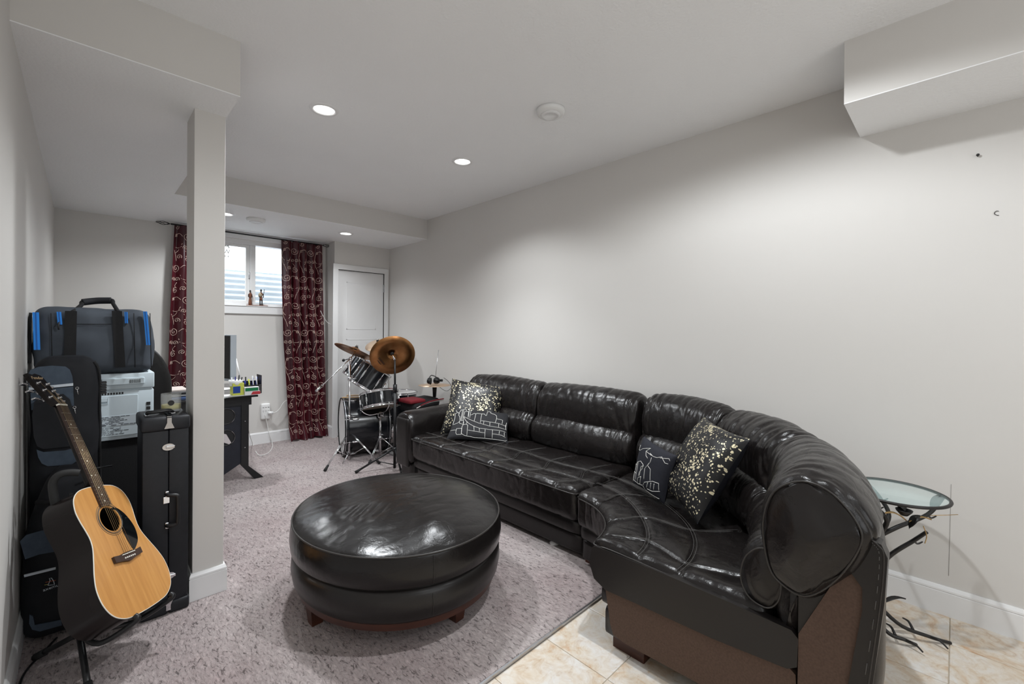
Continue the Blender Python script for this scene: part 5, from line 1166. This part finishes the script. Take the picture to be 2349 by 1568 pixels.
def drum(name, label, o, axis, dia, depth, lugs, topm, botm, cat='drum', hoopm=CHROME, hoop_h=.018, lug_len=None, rod=None):
    """drum shell: o = centre of the bottom head, axis points to the top head"""
    t = thing(name, label, cat, mtx=mtx(o, axis)); r = dia/2
    mk('shell', *lathe([(r, .004), (r, depth-.004)], 56, cap=False), DRB, t, world=False)
    for z_, m, nm in ((.001, botm, 'resonant_head'), (depth-.001, topm, 'batter_head')):
        mk(nm, *lathe([(r+.001, z_-(.002 if z_ < .1 else -.002)), (r-.004, z_+(-.004 if z_ < .1 else .004)*.2), (.001, z_)], 56, cap=False), m, t, world=False)
    for z_ in (0, depth):
        s_ = -1 if z_ == 0 else 1
        mk('hoop', *lathe([(r+.002, z_-s_*hoop_h*.7), (r+.008, z_-s_*hoop_h*.7), (r+.008, z_-s_*hoop_h*.5), (r+.004, z_-s_*hoop_h*.4), (r+.004, z_+s_*.007), (r+.008, z_+s_*.008), (r+.007, z_+s_*.011), (r+.001, z_+s_*.011)], 56, cap=False), hoopm, t, world=False)
    L_ = .06 if rod else depth*.36
    for k in range(lugs):
        a = 2*math.pi*(k+.5)/lugs; c_, s_ = math.cos(a), math.sin(a)
        lu = mk('lug', *join(*[place(rbox((0, 0, 0), (.009, .009, L_/2), .006, 2), ((r+.007)*c_, (r+.007)*s_, zz), (-s_, c_, 0), (c_, s_, 0)) for zz in ((rod+.02, depth-rod-.02) if rod else (depth*.5,))]), CHROME, t, world=False)
        mk('tension_rod', *join(*[cyl(((r+.010)*c_, (r+.010)*s_, za), ((r+.010)*c_, (r+.010)*s_, zb_), .0028, 8) for za, zb_ in ((-.004, rod or depth*.5), (depth-(rod or depth*.5), depth+.004))], *[cyl(((r+.010)*c_, (r+.010)*s_, zz), ((r+.010)*c_, (r+.010)*s_, zz+.010), .005, 8) for zz in (-.012, depth+.002)]), CHROME, t, world=False)
    return t
def cymbal(name, label, o, nv, dia, cup=.055, text=None, tang=0, m=BRZ):
    t = thing(name, label, 'cymbal', mtx=mtx(o, nv)); r = dia/2
    pr = [(.006, .026), (cup*.35, .025), (cup*.7, .017), (cup, .004), (cup+.006, .001), (r*.6, -.008), (r, -.022)]
    pr2 = pr+[(rr, zz-.0016) for rr, zz in pr[::-1]]; mk('bronze_plate', *lathe(pr2+[pr2[0]], 72, cap=False), m, t, world=False)
    mk('felt', *lathe([(.001, .024), (.016, .025), (.016, .036), (.001, .037)], 20), RUBBER, t, world=False); mk('felt', *lathe([(.001, .002), (.016, .003), (.016, .018), (.001, .019)], 20), RUBBER, t, world=False)
    mk('wing_nut', *join(lathe([(.001, .037), (.006, .038), (.005, .052), (.001, .053)], 12), box(-.014, .014, -.002, .002, .042, .052, .001)), CHROME, t, world=False)
    if text:
        V, F_ = text_mesh(text, .028, .0003); ang = tang; c_, s_ = math.cos(ang), math.sin(ang)
        V = V*np.array([-1, 1, 1]); V[:, 1] -= r*.56; zz = -.0125
        V = np.stack([c_*V[:, 0]-s_*V[:, 1], s_*V[:, 0]+c_*V[:, 1], V[:, 2]+zz], 1); mk('lettering', V, F_, mat('black_ink', (.012,.01,.01), .5), t, world=False, smooth=False)
        a_ = np.linspace(0, math.pi, 16); poly = [(.030*math.cos(a), -r*.56-.022-.034*math.sin(a)) for a in a_]
        poly = [(c_*p-s_*q, s_*p+c_*q) for p, q in poly]; mk('emblem', *prism(poly, zz-.0006, zz, lambda p, q, d: (p, q, d)), mat('black_ink', (.012,.01,.01), .5), t, world=False, smooth=False)
    return t
def tripod(t, x, y, z_sp, rads, angs, h_top, m=CHROME, r_=.0125, double=True, z_low=.04):
    mk('pole', *cyl((x, y, z_low), (x, y, h_top), r_, 16), m, t)
    mk('collar', *join(cyl((x, y, z_sp-.02), (x, y, z_sp+.02), r_*1.7, 16), cyl((x, y, z_sp+.03), (x+.03, y-.01, z_sp+.03), .005, 8)), m, t)
    for a, rad in zip(angs, rads if isinstance(rads, (list, tuple)) else [rads]*3):
        e = np.array([x+rad*math.cos(a), y+rad*math.sin(a), CZ+.012]); o = np.array([x+r_*1.4*math.cos(a), y+r_*1.4*math.sin(a), z_sp])
        sd = np.array([-math.sin(a), math.cos(a), 0])*.006
        lg = mk('leg', *(join(tube([o+sd, e+sd], .0038, 6), tube([o-sd, e-sd], .0038, 6)) if double else tube([o, e], .009, 10)), m, t)
        mid = (o+e*1.0)/2; lo = np.array([x, y, z_low+.03])
        mk('brace', *(join(tube([lo+sd, mid+sd], .003, 6), tube([lo-sd, mid-sd], .003, 6)) if double else tube([lo, mid], .004, 6)), m, lg)
        mk('rubber_foot', *tube([o*.12+e*.88, e+(e-o)*.02], [.010, .014], 10), RUBBER, lg)
vray = Vector((ray(840, 800)[0], ray(840, 800)[1], 0)).normalized(); vright = Vector((vray.y, -vray.x, 0))
UP = Vector((0, 0, 1))
# bass drum lying on its shell, heads facing sideways
bdc = at(785, 1043, z=CZ); bax = (vright*.985+vray*.17).normalized(); bd = drum('bass_drum', 'large black bass drum on the carpet in front of the white door', bdc+UP*.295, bax, .56, .42, 8, HEADW, HEADW, hoopm=DRB, hoop_h=.045, rod=.07)
for z_ in (.002, .418): mk('hoop_inlay', *lathe([(.289, z_-.004), (.291, z_-.002), (.291, z_+.002), (.289, z_+.004)], 56, cap=False), STEEL, bd, world=False)
for s_ in (-1, 1):
    a = bdc+vright*.10+vray*s_*.20+UP*.12; b = bdc+vright*.02+vray*s_*.33+UP*.004; mk('spur', *tube([a, b], .007, 8), CHROME, bd)
mk('tom_mount', *join(cyl(bdc+vright*.24+UP*.56, bdc+vright*.24+UP*.93, .014, 14), cyl(bdc+vright*.24+UP*.57, bdc+vright*.24+UP*.60, .035, 18)), CHROME, bd)
for k, dv in enumerate((-.12, .12)): mk('mount_arm', *tube([bdc+vright*.24+UP*.90, bdc+vright*(.24)+vray*dv+UP*.92], .008, 8), CHROME, bd)
# rack toms, tilted towards the drummer's seat at the right
tax = (vright*.55+UP*.80+vray*.12).normalized()
tb1 = at(834, 890, y=4.22); drum('tom_drum', 'larger black rack tom tilted to the right, above the snare drum', tb1, tax, .305, .235, 6, HEADW, HEADC)
tb2 = at(812, 868, y=4.62); drum('tom_drum', 'smaller black rack tom mostly hidden behind the larger one', tb2, tax, .26, .22, 6, HEADW, HEADC)
# snare on its stand
sb_ = at(873, 933, y=4.0); sax = (vray*.30+UP*.94-vright*.10).normalized()
sd_ = drum('snare_drum', 'shallow black snare drum tilted so its tan underside shows, left of the sofa arm', sb_, sax, .355, .14, 8, HEADW, HEADC)
ss = thing('snare_stand', 'chrome folding stand carrying the tilted snare drum', 'drum stand', (2.113, 4.011, CZ)); sx0, sy0 = 2.113, 4.011
tripod(ss, sx0, sy0, .22, .21, [math.radians(a) for a in (215, 335, 95)], sb_.z-.05)
bsk = Vector((sx0, sy0, sb_.z-.06))
for a in (30, 150, 270):
    ra = math.radians(a); X_, Y_, Z_ = basis(sax); e = sb_+(X_*math.cos(ra)+Y_*math.sin(ra))*.175-Z_*.016
    mk('basket_arm', *tube(smoothpath([bsk, bsk*.4+e*.6-UP*.03, e, e+Z_*.035], 4), .0055, 8), CHROME, ss)
mk('clamp', *join(box(sx0-.03, sx0+.03, sy0-.012, sy0+.012, sb_.z-.10, sb_.z-.06, .005), cyl((sx0, sy0-.05, sb_.z-.08), (sx0, sy0+.05, sb_.z-.08), .007, 10)), CHROME, ss)
# floor tom further right with white head
ft = at(915, 970, y=4.62); ft.z = .33
drum('floor_tom', 'black drum with a white top head, standing between the cymbal and the sofa arm', at(912, 899, y=4.38)-UP*.33, (0.02, 0, 1), .40, .33, 6, HEADW, HEADC)
ftb = at(912, 899, y=4.38)-UP*.33
for k in range(3):
    a = math.radians(40+120*k); o = mk('drum_leg', *tube([ftb+Vector((.218*math.cos(a), .218*math.sin(a), .12)), ftb+Vector((.218*math.cos(a), .218*math.sin(a), -ftb.z+CZ+.01))], .006, 8), CHROME, bpy.data.objects['floor_tom'])
# black and red padded bag / drum throne
th_c = at(962, 925, x=2.44); TY = th_c.y
tt = thing('drum_throne', 'black and red padded drum stool behind the sofa arm', 'stool', (th_c.x, TY, CZ))
V, N, F_ = pad((.16, .15, .045), .04, (24, 20, 8), crown=(0, 0, .02)); V[:, 2] += .05*(V[:, 0]/.2)**2*np.sign(V[:, 0])*.6; mk('seat', V+np.array([th_c.x, TY, th_c.z]), F_, mat('black_velour', (.008,.008,.009), .8), tt)
V, N, F_ = pad((.09, .12, .02), .018, (12, 12, 4)); mk('red_cushion', V+np.array([th_c.x-.10, TY-.02, th_c.z+.045]), F_, mat('dark_red_velour', (.16,.006,.012), .8), tt)
mk('piping', *tube(smoothpath([(th_c.x-.14, TY-.17, th_c.z-.01), (th_c.x-.05, TY-.175, th_c.z+.02), (th_c.x+.06, TY-.172, th_c.z+.035), (th_c.x+.19, TY-.15, th_c.z+.03)], 6), .005, 8), mat('pale_piping', (.55,.5,.48), .5), tt)
mk('red_piping', *tube(smoothpath([(th_c.x-.10, TY-.175, th_c.z+.01), (th_c.x-.0, TY-.178, th_c.z+.038), (th_c.x+.10, TY-.175, th_c.z+.048), (th_c.x+.19, TY-.152, th_c.z+.045)], 6), .006, 8), MATS['dark_red_velour'], tt)
mk('post', *cyl((th_c.x, TY, .05), (th_c.x, TY, th_c.z-.03), .014, 12), CHROME, tt)
for k in range(3):
    a = math.radians(200+120*k); mk('leg', *tube([(th_c.x, TY, .26), (th_c.x+.2*math.cos(a), TY+.2*math.sin(a), CZ+.012)], .008, 8), CHROME, tt)
# pedal on the floor near the stands
pdl = thing('drum_pedal', 'black and silver bass drum pedal on the carpet behind the black cymbal stand', 'pedal', (2.29, 4.02, CZ))
mk('base_plate', *box(2.24, 2.36, 3.90, 4.18, CZ, CZ+.012, .003), STEEL, pdl, smooth=False)
V, F_ = box(2.255, 2.345, 3.91, 4.15, CZ+.02, CZ+.03, .004); V[:, 2] += (V[:, 1]-3.91)*.25; mk('footboard', V, F_, BLACKM, pdl, smooth=False)
for x in (2.245, 2.355): mk('post', *cyl((x, 4.16, CZ), (x, 4.16, .22), .007, 10), CHROME, pdl)
mk('axle', *cyl((2.24, 4.16, .215), (2.36, 4.16, .215), .006, 10), CHROME, pdl); mk('beater', *join(cyl((2.30, 4.16, .21), (2.30, 4.08, .33), .004, 8), cyl((2.30, 4.06, .335), (2.30, 4.10, .335), .02, 14)), BLACKP, pdl)
# cymbals and stands
c1 = at(900, 812, y=3.63); n1 = (vray*.88+UP*.47-vright*.06).normalized()
cymbal('cymbal', 'large bronze cymbal facing the camera on the black stand, nearest the sofa', c1, n1, .405, .048, 'SABIAN', tang=.95+2.97)
bs = thing('cymbal_stand', 'black tripod stand holding the large bronze cymbal beside the sofa arm', 'cymbal stand', (2.024, 3.571, CZ)); bx_, by_ = 2.024, 3.571
tripod(bs, bx_, by_, .21, (.33, .30, .165), [math.radians(a) for a in (152, 40, 262)], .78, BLACKM, .012, False)
mk('upper_tube', *cyl((bx_, by_, .74), (c1.x-.0, c1.y-.045, c1.z-.05), .009, 12), BLACKM, bs); mk('collar', *cyl((bx_, by_, .73), (bx_, by_, .80), .018, 14), BLACKP, bs)
mk('tilter', *tube([Vector((c1.x, c1.y-.045, c1.z-.05)), c1-n1*.022, c1-n1*.004], [.010, .008, .005], 8), CHROME, bs)
c2 = at(815, 802, y=4.16); im = (vright*.40+UP*.90); n2 = (im.normalized()*.975+vray*.22).normalized()
cymbal('cymbal', 'bronze cymbal tilted almost edge-on at the upper left of the drum kit', c2, n2, .40, .055)
s2 = thing('cymbal_stand', 'chrome boom cymbal stand with its arm pointing down to the left', 'cymbal stand', (1.847, 4.122, CZ)); q0 = np.array([1.847, 4.122])
tripod(s2, q0[0], q0[1], .30, .33, [math.radians(a) for a in (208, 300, 85)], at(804, 830, y=4.122).z, CHROME, .010)
bt = at(804, 822, y=4.122); be = at(725, 897, y=3.95); bj = at(815, 806, y=4.16)
mk('boom_arm', *tube([be, bt, bj-n2*.02], .0055, 10), CHROME, s2); mk('counterweight', *cyl(be, Vector(be)*.86+Vector(bt)*.14, .011, 12), CHROME, s2)
mk('boom_clamp', *join(lathe([(.001, -.014), (.017, -.012), (.017, .012), (.001, .014)], 16, bt, vray), cyl(bt-UP*.05, bt, .013, 12)), CHROME, s2)
mk('tilter', *tube([bj-n2*.05, bj-n2*.0], [.009, .006], 8), CHROME, s2)
kn = at(788, 826, y=4.122); mk('wing_knob', *join(cyl(bt, kn, .004, 8), lathe([(.001, -.008), (.014, -.006), (.014, .006), (.001, .008)], 16, kn, vray)), BLACKP, s2)
for z_ in (.45, .82): mk('height_clamp', *join(cyl((q0[0], q0[1], z_-.018), (q0[0], q0[1], z_+.018), .018, 14), tube([Vector((q0[0], q0[1], z_)), Vector((q0[0], q0[1], z_))+vright*.06-vray*.01], .004, 8)), CHROME, s2)
c3 = at(868, 787, y=4.55); n3 = (UP*.88-vray*.40-vright*.22).normalized()
SPL = mat('pale_bronze', (.62,.46,.33), .38, .7)
cymbal('cymbal', 'pale bronze cymbal half hidden behind the large one', c3, n3, .30, .04, m=SPL)
c3s = thing('cymbal_stand', 'slim chrome stand behind the rack toms holding the pale cymbal', 'cymbal stand', (c3.x, c3.y, CZ)); tripod(c3s, c3.x, c3.y+.0, .26, .22, [math.radians(a) for a in (20, 140, 260)], c3.z-.005, CHROME, .008)
# hi-hat with headphones on it
hh = at(997, 881, x=2.58); hs_ = thing('hi_hat_stand', 'chrome hi-hat stand with two thin cymbals and a long rod, by the sofa wall', 'hi-hat', (hh.x, hh.y, CZ))
for k, dz in enumerate((0, -.012)): mk('hi_hat_cymbal', *lathe([(.003, .012), (.03, .010), (.045, .002), (.165, -.008 if k == 0 else .004), (.165, -.0095 if k == 0 else .0025), (.045, .0), (.003, .010)], 56, hh+UP*dz, cap=False), SPL, hs_)
mk('rod', *cyl(hh, at(1006, 802, y=hh.y), .003, 8), STEEL, hs_)
tripod(hs_, hh.x, hh.y, .28, .24, [math.radians(a) for a in (100, 220, 340)], hh.z-.12, CHROME, .011)
mk('clutch', *join(cyl(hh-UP*.13, hh-UP*.02, .017, 14, .024), cyl(hh, hh+UP*.03, .008, 10)), BLACKP, hs_)
mk('cable_loop', *tube(smoothpath([hh+vright*.02-UP*.15, hh+vright*.045-UP*.22, hh+vright*.04-UP*.32, hh+vright*.01-UP*.36], 6), .004, 8), BLACKP, hs_)
hp_ = thing('headphones', 'black over-ear headphones resting on the hi-hat cymbals', 'headphones', hh+UP*.012)
eL = at(983, 864, y=hh.y-.06); eR = at(1003, 866, y=hh.y-.10); eR2 = at(1012, 868, y=hh.y-.05)
for e_, ax_, nm in ((eL, (-vright+vray*.3), 0), (eR, (-vray+vright*.15), 1)):
    ax_ = Vector(ax_).normalized(); e_.z = hh.z+.048
    ec = mk('ear_cup', *lathe([(.001, -.020), (.026, -.019), (.032, -.010), (.030, .004), (.018, .014), (.001, .017)], 28, e_, ax_), mat('gloss_black_plastic', (.006,.006,.007), .15), hp_)
    mk('ear_pad', *tube([e_+(basis(ax_)[0]*math.cos(a)+basis(ax_)[1]*math.sin(a))*.026-ax_*.020 for a in np.linspace(0, 6.283, 25)[:-1]], .010, 8, closed=True), RUBBER, ec)
mk('headband', *tube(smoothpath([eL+UP*.02, eL+UP*.045+vright*.02+vray*.02, (eL+eR)/2+UP*.05+vray*.05, eR+UP*.03+vray*.04, eR+vray*.01+UP*.01], 6), .0045, 8), BLACKP, hp_)
mk('hinge_block', *rbox(eR+vright*.045+vray*.02, (.012, .012, .012), .004), BLACKP, hp_)
mk('cord', *tube(smoothpath([at(u, v, y=hh.y-.12) for u, v in ((1018, 866), (1028, 874), (1035, 884), (1034, 890), (1026, 896), (1016, 893), (1006, 885))], 6), .0022, 6), BLACKP, hp_)
# drumsticks lying on the bass drum
DSW = noisy('hickory_drumstick', (.42,.26,.12), (.5,.33,.17), 20, .5)
sp0 = at(785, 900, y=4.30)
for k, (u0, v0, u1, v1, lb) in enumerate(((785, 901, 838, 903, 'wooden drumstick on top of the bass drum, lower of the pair'), (795, 896, 845, 902, 'wooden drumstick on top of the bass drum, upper of the pair'))):
    a = at(u0, v0, y=4.34+.03*k); b = at(u1, v1, y=4.24+.03*k); a.z = b.z = bdc.z+.588+.012*k; q = np.array([a, np.array(a)*.1+np.array(b)*.9, b])
    tag(mk('drumstick', *tube(q, [.0075, .005, .003], 8), DSW), lb, 'drumstick', 'drumsticks on the bass drum')
